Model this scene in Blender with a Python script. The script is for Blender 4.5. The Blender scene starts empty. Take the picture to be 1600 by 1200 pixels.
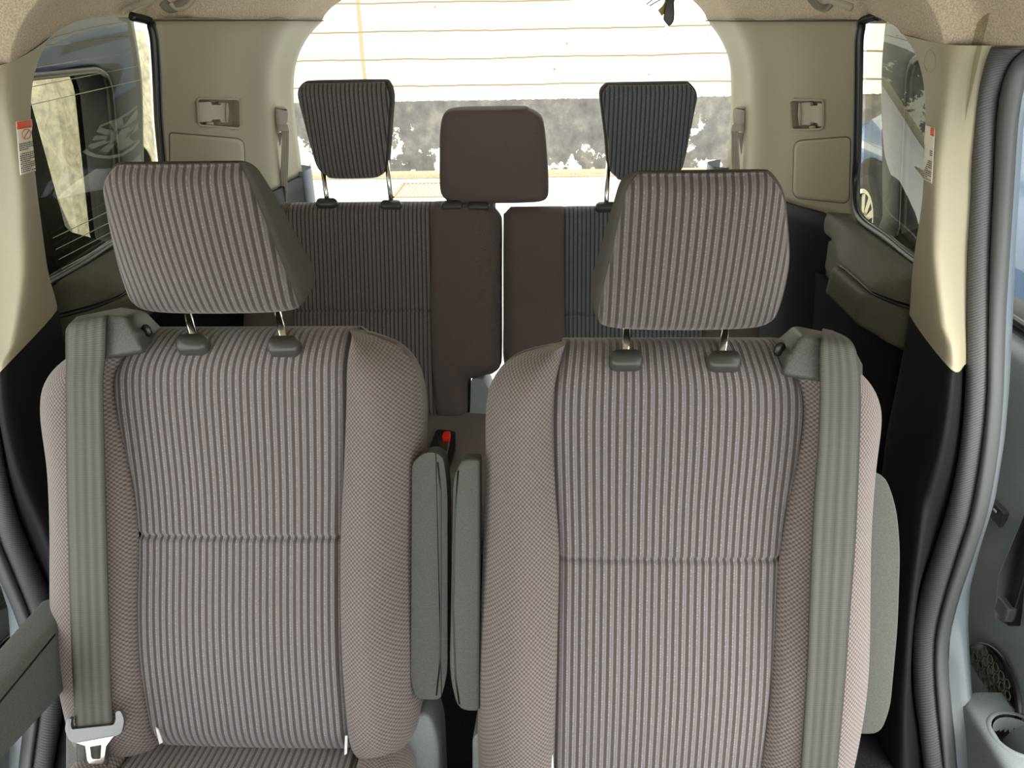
import bpy, bmesh, math, random
import numpy as np
from mathutils import Vector, Matrix
from mathutils.bvhtree import BVHTree
random.seed(7)
S = bpy.context.scene
COL = S.collection
PI = math.pi
# ------------------------------------------------------------------ camera
TH = math.radians(26); YAW = math.atan(60/(1200/math.cos(TH))); RO = 0.02
CAM = Vector((0.10, 0.0, 1.64)); FPX = 1200.0
Fw = Vector((-math.sin(YAW)*math.cos(TH), math.cos(YAW)*math.cos(TH), -math.sin(TH)))
R0 = Vector((math.cos(YAW), math.sin(YAW), 0)); U0 = R0.cross(Fw)
Rt = R0*math.cos(RO) - U0*math.sin(RO); Up = U0*math.cos(RO) + R0*math.sin(RO)
cd = bpy.data.cameras.new('camera'); cam = bpy.data.objects.new('camera', cd); COL.objects.link(cam)
m = Matrix((Rt, Up, -Fw)).transposed().to_4x4(); m.translation = CAM
cam.matrix_world = m
cd.sensor_width = 36.0; cd.lens = FPX/1600*36.0; cd.clip_start = 0.02; cd.clip_end = 200
S.camera = cam
# ------------------------------------------------------------------ light and exposure
S.view_settings.view_transform = 'Standard'; S.view_settings.look = 'None'
S.view_settings.gamma = 1; S.view_settings.use_curve_mapping = False
S.view_settings.exposure = 1.58
W = bpy.data.worlds.new('sky'); S.world = W; W.use_nodes = True
bgn = W.node_tree.nodes['Background']; bgn.inputs[0].default_value = (0.97, 1.0, 1.0, 1); bgn.inputs[1].default_value = 1.15
sl = bpy.data.lights.new('sun', 'SUN'); sl.energy = 1.7; sl.angle = math.radians(35); sl.color = (1, .96, .88)
so = bpy.data.objects.new('sun', sl); COL.objects.link(so)
so.rotation_euler = Vector((0.75, -0.55, 1.0)).to_track_quat('Z', 'Y').to_euler()

# ------------------------------------------------------------------ helpers
def ray(x, y): return Fw + Rt*((x-800)/FPX) + Up*((600-y)/FPX)
def at(x, y, ax, v):
    r = ray(x, y); return CAM + r*((v-CAM[ax])/r[ax])
def atX(x, y, v): return at(x, y, 0, v)
def atY(x, y, v): return at(x, y, 1, v)
def atD(x, y, d): return CAM + ray(x, y)*d
class Frame:
    def __init__(s, O, a):
        s.O = Vector(O); s.U = Vector((1, 0, 0)); s.V = Vector((0, math.sin(a), math.cos(a))); s.W = s.U.cross(s.V)
        if s.W.z < -.5: s.W = -s.W
    def P(s, u, v, w=0.0): return s.O + s.U*float(u) + s.V*float(v) + s.W*float(w)
    def uv(s, x, y, w=0.0):
        r = ray(x, y); n = s.W; O = s.O + s.W*w
        h = CAM + r*((O-CAM).dot(n)/r.dot(n)) - s.O
        return (h.dot(s.U), h.dot(s.V))
    def px(s, x, y, w=0.0):
        u, v = s.uv(x, y, w); return s.P(u, v, w)
def tag(o, label=None, cat=None, group=None, kind=None):
    if label: o['label'] = label
    if cat: o['category'] = cat
    if group: o['group'] = group
    if kind: o['kind'] = kind
    return o
def thing(name, loc, label, cat, group=None, kind=None):
    o = bpy.data.objects.new(name, None); COL.objects.link(o); o.location = Vector(loc); o.empty_display_size = .05
    return tag(o, label, cat, group, kind)
def wloc(o):
    v = Vector((0, 0, 0))
    while o: v += o.location; o = o.parent
    return v
def mesh(name, vs, fs, mat, parent=None, uvs=None, smooth=True, solid=0, bevel=0, sub=0, off=-1, weld=True):
    me = bpy.data.meshes.new(name)
    base = wloc(parent) if parent else None
    vs = [Vector(v) for v in vs]
    cen = Vector((0, 0, 0))
    for v in vs: cen += v
    cen /= max(1, len(vs))
    me.from_pydata([tuple(v-cen) for v in vs], [], fs); 
    if uvs is not None:
        ul = me.uv_layers.new(name='uv')
        for l in me.loops: ul.data[l.index].uv = uvs[l.vertex_index]
    me.validate()
    bm = bmesh.new(); bm.from_mesh(me)
    if weld: bmesh.ops.remove_doubles(bm, verts=bm.verts, dist=1e-5)
    bmesh.ops.recalc_face_normals(bm, faces=bm.faces)
    bm.to_mesh(me); bm.free()
    for p in me.polygons: p.use_smooth = smooth
    if mat: me.materials.append(mat)
    o = bpy.data.objects.new(name, me); COL.objects.link(o)
    if parent: o.parent = parent; o.location = cen-base
    else: o.location = cen
    if solid:
        q = o.modifiers.new('s', 'SOLIDIFY'); q.thickness = solid; q.offset = off
    if bevel:
        q = o.modifiers.new('b', 'BEVEL'); q.width = bevel; q.segments = 3; q.limit_method = 'ANGLE'; q.angle_limit = math.radians(35)
        q.harden_normals = False
    if sub:
        q = o.modifiers.new('u', 'SUBSURF'); q.levels = q.render_levels = sub
    return o
def grid(rows, closed=False):
    n = len(rows[0]); vs = [v for r in rows for v in r]; fs = []
    for i in range(len(rows)-1):
        for j in range(n if closed else n-1):
            a = i*n+j; b = i*n+(j+1) % n
            fs.append((a, b, b+n, a+n))
    return vs, fs
def join(*parts):
    V, Fc = [], []
    for vs, fs in parts:
        k = len(V); V += list(vs); Fc += [tuple(i+k for i in f) for f in fs]
    return V, Fc
def cr(pts, n=8, closed=False):
    """Catmull-Rom resample of a list of tuples/vectors"""
    P = [Vector(p) for p in pts]; out = []; N = len(P)
    rng = range(N) if closed else range(N-1)
    for i in rng:
        if closed: a, b, c, d = P[i-1], P[i], P[(i+1) % N], P[(i+2) % N]
        else: a, b, c, d = P[max(i-1, 0)], P[i], P[i+1], P[min(i+2, N-1)]
        for k in range(n):
            t = k/n
            out.append(0.5*((2*b)+(c-a)*t+(2*a-5*b+4*c-d)*t*t+(3*b-a-3*c+d)*t*t*t))
    if not closed: out.append(P[-1].copy())
    return out
def resample(P, n):
    P = [Vector(p) for p in P]; d = [0]
    for a, b in zip(P, P[1:]): d.append(d[-1]+(b-a).length)
    out = []; j = 0
    for i in range(n):
        s = d[-1]*i/(n-1)
        while j < len(P)-2 and d[j+1] < s: j += 1
        L = d[j+1]-d[j]; t = 0 if L == 0 else (s-d[j])/L
        out.append(P[j].lerp(P[j+1], min(max(t, 0), 1)))
    return out
def loft(curves, n=40, m=4, smooth_across=True):
    """grid through several 3D curves; m sub-rows between them"""
    C_ = [resample(c, n) for c in curves]; rows = []
    if smooth_across and len(C_) > 2:
        cols = [cr([c[i] for c in C_], m) for i in range(n)]
        rows = [[cols[i][k] for i in range(n)] for k in range(len(cols[0]))]
    else:
        for a, b in zip(C_, C_[1:]):
            for k in range(m): rows.append([p.lerp(q, k/m) for p, q in zip(a, b)])
        rows.append(C_[-1])
    return rows
def tube(path, r, seg=12, caps=True, flat=1.0, upv=None):
    P = [Vector(p) for p in path]; rows = []
    N = len(P); rr = r if isinstance(r, (list, tuple)) else [r]*N
    prev = None
    for i, p in enumerate(P):
        t = (P[min(i+1, N-1)]-P[max(i-1, 0)]).normalized()
        ref = prev if prev is not None else (Vector(upv) if upv else (Vector((0, 0, 1)) if abs(t.z) < .9 else Vector((1, 0, 0))))
        a = (ref - t*ref.dot(t)).normalized(); b = t.cross(a); prev = a
        rows.append([p + a*math.cos(2*PI*k/seg)*rr[i] + b*math.sin(2*PI*k/seg)*rr[i]*flat for k in range(seg)])
    vs, fs = grid(rows, True)
    if caps: fs.append(tuple(range(seg))); fs.append(tuple(range((N-1)*seg, N*seg)))
    return vs, fs
def box(c, d, ax=None):
    c = Vector(c); X, Y, Z = ax if ax else (Vector((1, 0, 0)), Vector((0, 1, 0)), Vector((0, 0, 1)))
    vs = [c + X*(sx*d[0]/2) + Y*(sy*d[1]/2) + Z*(sz*d[2]/2) for sx in (-1, 1) for sy in (-1, 1) for sz in (-1, 1)]
    return vs, [(0, 1, 3, 2), (4, 6, 7, 5), (0, 4, 5, 1), (2, 3, 7, 6), (0, 2, 6, 4), (1, 5, 7, 3)]
def prism(outA, outB):
    n = len(outA); vs = list(outA)+list(outB)
    fs = [tuple(range(n)), tuple(range(n, 2*n))]+[(i, (i+1) % n, n+(i+1) % n, n+i) for i in range(n)]
    return vs, fs
def rrect(w, h, r, n=5):
    out = []
    for cx, cy, a0 in ((w/2-r, h/2-r, 0), (-w/2+r, h/2-r, 90), (-w/2+r, -h/2+r, 180), (w/2-r, -h/2+r, 270)):
        for k in range(n+1):
            a = math.radians(a0+90*k/n); out.append((cx+r*math.cos(a), cy+r*math.sin(a)))
    return out
def lathe(prof, O, A, seg=32):
    A = Vector(A).normalized(); B = A.orthogonal().normalized(); Cc = A.cross(B); O = Vector(O)
    return grid([[O + A*z + (B*math.cos(2*PI*k/seg)+Cc*math.sin(2*PI*k/seg))*r for k in range(seg)] for r, z in prof], True)

# ------------------------------------------------------------------ materials
def nmat(name, col=(.5, .5, .5), rough=.5, metal=0, spec=.5, coat=0):
    mt = bpy.data.materials.new(name); mt.use_nodes = True
    b = mt.node_tree.nodes['Principled BSDF']
    b.inputs['Base Color'].default_value = (*col, 1); b.inputs['Roughness'].default_value = rough
    b.inputs['Metallic'].default_value = metal; b.inputs['Specular IOR Level'].default_value = spec
    b.inputs['Coat Weight'].default_value = coat
    return mt
class NT:
    def __init__(s, mt): s.t = mt.node_tree; s.b = s.t.nodes['Principled BSDF']
    def n(s, typ, **kw):
        x = s.t.nodes.new(typ)
        for k, v in kw.items(): setattr(x, k, v)
        return x
    def l(s, a, b): s.t.links.new(a, b)
    def math(s, op, a, b=None, c=None):
        x = s.n('ShaderNodeMath', operation=op)
        for i, q in enumerate((a, b, c)):
            if q is None: continue
            if isinstance(q, (int, float)): x.inputs[i].default_value = q
            else: s.l(q, x.inputs[i])
        return x.outputs[0]
    def ramp(s, f, stops):
        x = s.n('ShaderNodeValToRGB'); e = x.color_ramp.elements
        while len(e) < len(stops): e.new(.5)
        for q, (p, c) in zip(e, stops): q.position = p; q.color = (*c, 1) if len(c) == 3 else c
        s.l(f, x.inputs[0]); return x.outputs[0]
    def mix(s, f, a, b, mode='MIX'):
        x = s.n('ShaderNodeMix', data_type='RGBA', blend_type=mode)
        for i, q in ((0, f), (6, a), (7, b)):
            if isinstance(q, (int, float)): x.inputs[i].default_value = q
            elif isinstance(q, tuple): x.inputs[i].default_value = (*q, 1)
            else: s.l(q, x.inputs[i])
        return x.outputs[2]
    def noise(s, vec, scale, detail=2, rough=.5):
        x = s.n('ShaderNodeTexNoise'); x.inputs['Scale'].default_value = scale; x.inputs['Detail'].default_value = detail
        x.inputs['Roughness'].default_value = rough
        if vec is not None: s.l(vec, x.inputs['Vector'])
        return x.outputs['Fac']
    def bump(s, h, strength, dist):
        x = s.n('ShaderNodeBump'); x.inputs['Strength'].default_value = strength; x.inputs['Distance'].default_value = dist
        s.l(h, x.inputs['Height']); s.l(x.outputs[0], s.b.inputs['Normal'])
    def obj(s): return s.n('ShaderNodeTexCoord').outputs['Object']
    def uv(s):
        x = s.n('ShaderNodeSeparateXYZ'); s.l(s.n('ShaderNodeTexCoord').outputs['UV'], x.inputs[0]); return x.outputs[0], x.outputs[1]
def m_rib(name, lo, hi, period=.0093):
    mt = nmat(name, rough=.9, spec=.15); N = NT(mt); u, v = N.uv()
    fr = N.math('FRACT', N.math('DIVIDE', u, period))
    body = N.ramp(fr, [(0, lo), (.34, lo), (.42, hi), (.60, hi), (.67, tuple(c*.62 for c in hi)), (.75, hi), (.93, hi), (1, lo)])
    # small pale stitches running along the ribs
    row = N.math('FRACT', N.math('DIVIDE', v, .0036)); st = N.math('GREATER_THAN', row, .55)
    wn = N.n('ShaderNodeTexWhiteNoise', noise_dimensions='2D'); cv = N.n('ShaderNodeCombineXYZ')
    N.l(N.math('FLOOR', N.math('DIVIDE', u, period)), cv.inputs[0]); N.l(N.math('FLOOR', N.math('DIVIDE', v, .0036)), cv.inputs[1])
    N.l(cv.outputs[0], wn.inputs['Vector'])
    stitch = N.math('MULTIPLY', N.math('MULTIPLY', st, N.math('GREATER_THAN', wn.outputs['Value'], .55)), N.math('COMPARE', fr, .52, .09))
    c1 = N.mix(N.math('MULTIPLY', stitch, .45), body, tuple(min(1, c*1.9) for c in hi))
    no = N.noise(N.obj(), 900, 2)
    c2 = N.mix(.35, c1, N.ramp(no, [(.3, (.25, .25, .25)), (.7, (.85, .85, .85))]), 'OVERLAY')
    N.l(c2, N.b.inputs['Base Color'])
    h = N.ramp(fr, [(0, (0, 0, 0)), (.30, (.05,)*3), (.48, (1,)*3), (.67, (.8,)*3), (.86, (1,)*3), (1, (0, 0, 0))])
    N.bump(h, .8, .0016)
    N.b.inputs['Sheen Weight'].default_value = .25; N.b.inputs['Sheen Roughness'].default_value = .5
    return mt
def m_weave(name, lo, hi, p=.0052, sheen=.2):
    mt = nmat(name, rough=.9, spec=.15); N = NT(mt); u, v = N.uv()
    a = N.math('SINE', N.math('MULTIPLY', u, 2*PI/p)); b = N.math('SINE', N.math('MULTIPLY', v, 2*PI/(p*1.15)))
    h = N.math('MULTIPLY_ADD', N.math('MULTIPLY', a, b), .5, .5)
    c1 = N.ramp(h, [(.25, lo), (.75, hi)])
    no = N.noise(N.obj(), 700, 2)
    c2 = N.mix(.3, c1, N.ramp(no, [(.3, (.3,)*3), (.7, (.8,)*3)]), 'OVERLAY')
    N.l(c2, N.b.inputs['Base Color']); N.bump(h, .6, .0012)
    N.b.inputs['Sheen Weight'].default_value = sheen; N.b.inputs['Sheen Roughness'].default_value = .5
    return mt
def m_grain(name, col, rough=.55, scale=900, amt=.25, bump=.25, spec=.4, dist=.0006, coat=0):
    mt = nmat(name, col, rough, spec=spec, coat=coat); N = NT(mt); o = N.obj()
    no = N.noise(o, scale, 2)
    N.l(N.mix(amt, col, N.ramp(no, [(.3, (.15,)*3), (.7, (.9,)*3)]), 'OVERLAY'), N.b.inputs['Base Color'])
    if bump: N.bump(no, bump, dist)
    return mt
RIB = m_rib('ribbed grey seat cloth', (.070, .057, .053), (.188, .178, .184))
RIB3 = m_rib('ribbed seat cloth shaded dark', (.055, .045, .042), (.15, .138, .14), .0098)  # same ribbed cloth, with the third row's dimmer light put into its colour
RIBH = m_rib('ribbed warm cloth shaded dark', (.050, .041, .037), (.138, .125, .121))  # headrest copy of the ribbed cloth, shade up there darkened into it
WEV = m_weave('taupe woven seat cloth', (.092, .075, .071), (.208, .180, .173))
WEV3 = m_weave('woven seat cloth shaded dark', (.075, .06, .056), (.135, .112, .104), .0035, .1)  # bolster weave again, darkened to carry the shade of the third row
PLN = m_grain('plain olive grey cloth', (.075, .072, .062), .95, 1200, .4, .3, .1)
ARM = m_grain('grey suede cloth', (.085, .09, .083), .95, 900, .3, .3, .1)
TRIM = m_grain('beige trim plastic', (.345, .32, .225), .55, 1500, .12, .12, .35)
HEAD = m_grain('headliner cloth', (.52, .44, .32), .98, 380, .35, .4, .1, .0012)
BLK = m_grain('black trim plastic', (.008, .0085, .009), .55, 1400, .3, .25, .2)
CHR_PL = m_grain('charcoal grained plastic', (.06, .06, .056), .42, 700, .55, .5, .5, .0008)
OLV = m_grain('dark olive trim plastic', (.075, .068, .05), .6, 900, .5, .3, .35)
GPL = m_grain('blue grey door plastic', (.22, .25, .255), .5, 900, .3, .25, .45)
CLR = nmat('satin black collar plastic', (.045, .045, .042), .32)
GLOSS = nmat('gloss black', (.006, .006, .006), .3)
STEEL = nmat('bright steel', (.72, .71, .66), .16, 1)
BOLT = nmat('dull steel', (.20, .205, .21), .4, .8)
RED = nmat('red button plastic', (.75, .02, .012), .35)
def m_belt(name, col):
    mt = nmat(name, col, .5, spec=.45); N = NT(mt); u, v = N.uv()
    r = N.ramp(u, [(0, (.35,)*3), (.05, (.8,)*3), (.18, (1.1,)*3), (.26, (.6,)*3), (.38, (1.05,)*3), (.5, (.5,)*3), (.60, (1.1,)*3), (.72, (.55,)*3), (.84, (1.05,)*3), (.96, (.5,)*3)])
    ln = N.math('SINE', N.math('MULTIPLY', v, 2*PI/.0024))
    N.l(N.mix(1, N.mix(1, tuple(c*1.25 for c in col), r, 'MULTIPLY'), N.ramp(N.math('MULTIPLY_ADD', ln, .5, .5), [(0, (.8,)*3), (1, (1,)*3)]), 'MULTIPLY'), N.b.inputs['Base Color'])
    N.bump(ln, .3, .0004); return mt
BELT = m_belt('grey seat belt webbing', (.068, .067, .058))
BELT3 = m_belt('pale grey belt webbing', (.50, .48, .44))
def m_rubber():
    mt = nmat('ribbed rubber seal', (.12, .13, .13), .5, spec=.4); N = NT(mt); u, v = N.uv()
    s = N.math('SINE', N.math('MULTIPLY', v, 2*PI/.0045))
    N.l(N.ramp(N.math('MULTIPLY_ADD', s, .5, .5), [(0, (.06, .063, .063)), (1, (.10, .105, .105))]), N.b.inputs['Base Color'])
    N.bump(s, .35, .0006); return mt
RUB = m_rubber()
RUB2 = nmat('smooth rubber seal', (.085, .092, .092), .45)
def m_glass(name, tint, refl=1.0):
    mt = bpy.data.materials.new(name); mt.use_nodes = True; t = mt.node_tree; t.nodes.remove(t.nodes['Principled BSDF'])
    out = t.nodes['Material Output']; tr = t.nodes.new('ShaderNodeBsdfTransparent'); tr.inputs[0].default_value = (*tint, 1)
    gl = t.nodes.new('ShaderNodeBsdfGlossy'); gl.inputs['Roughness'].default_value = .01
    fr = t.nodes.new('ShaderNodeFresnel'); ge = t.nodes.new('ShaderNodeNewGeometry'); mr = t.nodes.new('ShaderNodeMapRange')
    mr.inputs['To Min'].default_value = 1.5; mr.inputs['To Max'].default_value = 1/1.5       # a thin pane reflects alike from both sides
    t.links.new(ge.outputs['Backfacing'], mr.inputs['Value']); t.links.new(mr.outputs[0], fr.inputs[0])
    ml = t.nodes.new('ShaderNodeMath'); ml.operation = 'MULTIPLY'; ml.inputs[1].default_value = refl
    mx = t.nodes.new('ShaderNodeMixShader'); t.links.new(fr.outputs[0], ml.inputs[0]); t.links.new(ml.outputs[0], mx.inputs[0])
    t.links.new(tr.outputs[0], mx.inputs[1]); t.links.new(gl.outputs[0], mx.inputs[2]); t.links.new(mx.outputs[0], out.inputs[0])
    return mt
GLASS = m_glass('quarter window glass', (.62, .61, .50))
DGLASS = m_glass('tinted door glass', (.66, .66, .60))

# ------------------------------------------------------------------ padded upholstery
def curve_fn(F, pts, w=0.0):
    uv = [Vector((*F.uv(x, y, w), 0)) for x, y in pts] if F else [Vector((*p, 0)) for p in pts]
    q = cr(uv, 8); q.sort(key=lambda p: p.y)
    vs = np.array([p.y for p in q]); us = np.array([p.x for p in q])
    return (lambda v: np.interp(v, vs, us)), vs.min(), vs.max()
def segdist(U_, V_, poly):
    D = np.full(U_.shape, 1e9)
    for (ax, ay), (bx, by) in zip(poly, poly[1:]+poly[:1]):
        dx, dy = bx-ax, by-ay; L = dx*dx+dy*dy
        if L < 1e-14: continue
        t = np.clip(((U_-ax)*dx+(V_-ay)*dy)/L, 0, 1)
        D = np.minimum(D, np.hypot(U_-ax-t*dx, V_-ay-t*dy))
    return D
def coss(n): return [(1-math.cos(PI*i/n))/2 for i in range(n+1)]
def pad(F, curves, vb, vt, strips, r, thick, prof, parent, groove=.007, hseams=(), nrow=80, back=None, backname='back_shell', fan=.5):
    """curves: list of u(v) functions from left edge over seams to right edge; strips: (name, material, ncol)"""
    ts = coss(nrow)
    for vs_, _ in hseams:
        t0 = (vs_-vb)/(vt-vb); ts += [t0+k*.0035 for k in range(-5, 6)]
    ts = sorted(set(round(t, 5) for t in ts if 0 <= t <= 1)); vv = np.array([vb+(vt-vb)*t for t in ts])
    L, R = curves[0], curves[-1]
    vo = np.linspace(vb, vt, 90)
    outline = [(float(L(v)), float(v)) for v in vo]+[(float(R(v)), float(v)) for v in vo[::-1]]
    objs = []
    for k, (name, mat, nc) in enumerate(strips):
        ss = np.array(coss(nc)); a = np.array([curves[k](v) for v in vv]); b = np.array([curves[k+1](v) for v in vv])
        Ug = a[:, None]+(b-a)[:, None]*ss[None, :]; Vg = np.repeat(vv[:, None], len(ss), 1)
        D = segdist(Ug, Vg, outline)
        roll = np.where(D < r, r-np.sqrt(np.maximum(r*r-(r-np.minimum(D, r))**2, 0)), 0)
        Wg = prof(k, Ug, Vg, ss[None, :]+0*Ug, (Vg-vb)/(vt-vb)) - roll
        wdt = (b-a)[:, None]
        if k > 0: Wg -= groove*np.exp(-(ss[None, :]*wdt/.004)**2)
        if k < len(strips)-1: Wg -= groove*np.exp(-((1-ss[None, :])*wdt/.004)**2)
        for vs_, ks in hseams:
            if k in ks: Wg -= .006*np.exp(-((Vg-vs_)/.004)**2)
        mid = float(np.mean((a+b)/2)); mw = float(np.mean(b-a))
        Xg = fan*Ug + (1-fan)*(mid+(ss[None, :]-.5)*mw)
        rows = []; uvr = []
        def add_row(i, w=None):
            rr = []; uu = []
            cols = list(range(len(ss)))
            if k == 0: rr.append(F.P(Ug[i, 0], Vg[i, 0], -thick)); uu.append((Xg[i, 0]-.05, Vg[i, 0]))
            for j in cols: rr.append(F.P(Ug[i, j], Vg[i, j], Wg[i, j] if w is None else w)); uu.append((Xg[i, j], Vg[i, j] + (0 if w is None else (.05 if i else -.05))))
            if k == len(strips)-1: rr.append(F.P(Ug[i, -1], Vg[i, -1], -thick)); uu.append((Xg[i, -1]+.05, Vg[i, -1]))
            rows.append(rr); uvr.extend(uu)
        add_row(0, -thick)
        for i in range(len(vv)): add_row(i)
        add_row(len(vv)-1, -thick)
        vs, fs = grid(rows)
        objs.append(mesh(name, vs, fs, mat, parent, uvs=uvr, weld=False))
    if back:
        po = [F.P(u*.995, v, -thick+.004) for u, v in outline]; pb = [F.P(u*.98, v, -thick-.02) for u, v in outline]
        mesh(backname, *prism(po, pb), back, parent, smooth=False)
    return objs
def ring_pt(th, n=5.0):
    c, s = math.cos(th), math.sin(th)
    return (math.copysign(abs(c)**(2/n), c), math.copysign(abs(s)**(2/n), s))
def headrest(F, Lpx, Rpx, w0, depth, rnd, parent, fmat, smat, name='headrest', bulge=.012, fpart='face_panel', tilt_back=0.0, nexp=6.0):
    """body (plain cloth) with a separate front face panel; depth(t) = thickness at height t (0 bottom .. 1 top)"""
    L, l0, l1 = curve_fn(F, Lpx, w0); R, r0, r1 = curve_fn(F, Rpx, w0)
    vb, vt = min(l0, r0), max(l1, r1)
    NR = 44; seg = 112; rows = []; face = []; fuv = []
    for i, t in enumerate(coss(NR)):
        v = vb+(vt-vb)*t; uc = (L(v)+R(v))/2; hw = (R(v)-L(v))/2
        d = min(v-vb, vt-v); ins = rnd-math.sqrt(max(rnd*rnd-(rnd-min(d, rnd))**2, 0))
        dp = depth(t); hd = max(dp/2-ins*.75, .004); wc = w0-dp/2 
        hww = max(hw-ins*.35, .01)
        row = []
        for j in range(seg):
            x, y = ring_pt(2*PI*j/seg, nexp)
            bl = bulge*(1-x*x)*math.sin(PI*min(max(t, .02), .98))**.5 if y > 0 else 0
            row.append(F.P(uc+hww*x, v, wc+hd*y+bl*max(y, 0)-tilt_back*t))
        rows.append(row)
        fr = []
        for j in range(41):
            x = -.955+1.91*j/40
            y = (1-abs(x)**nexp)**(1/nexp)
            bl = bulge*(1-x*x)*math.sin(PI*min(max(t, .02), .98))**.5
            fr.append(F.P(uc+hww*x, v, wc+hd*y+bl+.0032-tilt_back*t)); fuv.append((uc+hww*x, v-ins*.8))
        face.append(fr)
    body = mesh(name, *(lambda g: (g[0], g[1]+[tuple(range(seg)), tuple(range(len(g[0])-seg, len(g[0])))]))(grid(rows, True)), smat, parent)
    if fmat:
        p = mesh(fpart, *grid(face), fmat, body, uvs=fuv, solid=.003, weld=False)
    return body, vb, vt
def post(a, b, r, parent): return mesh('headrest_post', *tube([a, a.lerp(b, .5), b], r, 14), STEEL, parent)
def collar(F, x, y, w, parent, sx=.043, sy=.025, sz=.018):
    c = F.px(x, y, w); X = F.U; Y = (F.V*.80-F.W*.60).normalized(); Z = X.cross(Y)
    if Z.dot(F.W) < 0: Z = -Z
    o = rrect(sx, sy, .010); n = len(o)
    vs = [c + X*p + Y*q - Z*.02 for p, q in o]+[c + X*p + Y*q + Z*(sz*.6) for p, q in o]+[c + X*p*.86 + Y*q*.8 + Z*sz for p, q in o]
    fs = [(k*n+i, k*n+(i+1) % n, (k+1)*n+(i+1) % n, (k+1)*n+i) for k in (0, 1) for i in range(n)]+[tuple(range(n)), tuple(range(2*n, 3*n))]
    return mesh('post_collar', vs, fs, CLR, parent)

# ================================================================== SETTING: outdoors
def m_ground():
    mt = nmat('pale concrete', (.62, .61, .57), .9); N = NT(mt); o = N.obj()
    a = N.noise(o, 1.2, 5); b = N.noise(o, 22, 4)
    c = N.mix(.5, N.ramp(a, [(.3, (.5, .49, .45)), (.7, (.68, .67, .63))]), N.ramp(b, [(.3, (.45, .45, .43)), (.75, (.75, .75, .73))]))
    N.l(c, N.b.inputs['Base Color']); N.bump(b, .3, .01); return mt
g = mesh('ground', [(-14, -6, 0), (14, -6, 0), (14, 8.6, 0), (-14, 8.6, 0)], [(0, 1, 2, 3)], m_ground(), smooth=False); tag(g, kind='structure')
def m_blocks():
    mt = nmat('painted block wall', (.8, .78, .66), .9); N = NT(mt)
    geo = N.n('ShaderNodeNewGeometry'); sp = N.n('ShaderNodeSeparateXYZ'); N.l(geo.outputs['Position'], sp.inputs[0])
    P = geo.outputs['Position']; n1 = N.noise(P, 1.3, 3); nf = N.noise(P, 6, 5, .65); nfine = N.noise(P, 30, 4)
    zz = N.math('MULTIPLY_ADD', n1, .05, sp.outputs[2])
    fr = N.math('FRACT', N.math('DIVIDE', N.math('SUBTRACT', zz, .04), .262))
    line = N.math('COMPARE', fr, .5, .035)
    col = N.ramp(nf, [(.2, (.72, .66, .45)), (.38, (.85, .83, .73)), (.8, (.88, .87, .80))])
    col = N.mix(N.math('MULTIPLY', line, .92), col, (.17, .115, .04))
    # vertical cracks
    xw = N.math('MULTIPLY_ADD', n1, .10, sp.outputs[0])
    ck = N.math('MULTIPLY', N.math('COMPARE', xw, -1.72, .022), N.math('GREATER_THAN', sp.outputs[2], 1.0)); col = N.mix(N.math('MULTIPLY', ck, .9), col, (.26, .20, .09))
    # chipped flecks
    vor = N.n('ShaderNodeTexVoronoi'); vor.inputs['Scale'].default_value = 4.5; N.l(P, vor.inputs['Vector'])
    fl = N.math('LESS_THAN', N.math('ADD', vor.outputs['Distance'], N.math('MULTIPLY', nfine, .12)), .125)
    col = N.mix(N.math('MULTIPLY', fl, .85), col, (.13, .10, .05))
    # dark painted base with flaking
    zb = N.math('MULTIPLY_ADD', nfine, .03, sp.outputs[2]); dark = N.math('LESS_THAN', zb, .80)
    big = N.noise(P, 3.2, 6, .7); low = N.math('SUBTRACT', 0.72, N.math('MULTIPLY', sp.outputs[2], -.12))
    flake = N.math('GREATER_THAN', big, N.math('MULTIPLY_ADD', sp.outputs[2], .22, .50))
    dk = N.ramp(nf, [(.25, (.075, .072, .068)), (.5, (.13, .125, .115)), (.8, (.25, .235, .19))])
    dk = N.mix(flake, dk, (.78, .76, .62))
    N.l(N.mix(dark, col, dk), N.b.inputs['Base Color']); N.bump(nf, .3, .02)
    return mt
ow = mesh('wall_rear', *box((0, 8.75, 2.2), (26, .3, 4.4)), m_blocks(), smooth=False); tag(ow, kind='structure')
kb = mesh('trim_1', *box((0, 8.52, .03), (26, .16, .06)), m_grain('brown dirty kerb', (.34, .30, .2), .9, 60), smooth=False, bevel=.01); tag(kb, kind='structure')
# drain grate
GX, GW = -1.07, .60
gt = thing('drain_grate', (GX, 7.85, 0), 'rusty slotted drain grate set in the pale ground behind the car', 'drain grate')
mesh('grate_frame', *join(box((GX, 7.52, .006), (GW, .03, .012)), box((GX, 8.18, .006), (GW, .03, .012)), box((GX-GW/2, 7.85, .006), (.03, .69, .012)), box((GX+GW/2, 7.85, .006), (.03, .69, .012))), nmat('rust', (.28, .22, .14), .8), gt, smooth=False)
mesh('grate_slats', *join(*[box((GX-GW/2+.035+k*.0415, 7.85, .006), (.02, .64, .012)) for k in range(14)]), nmat('rust light', (.33, .28, .2), .8), gt, smooth=False)
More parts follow.
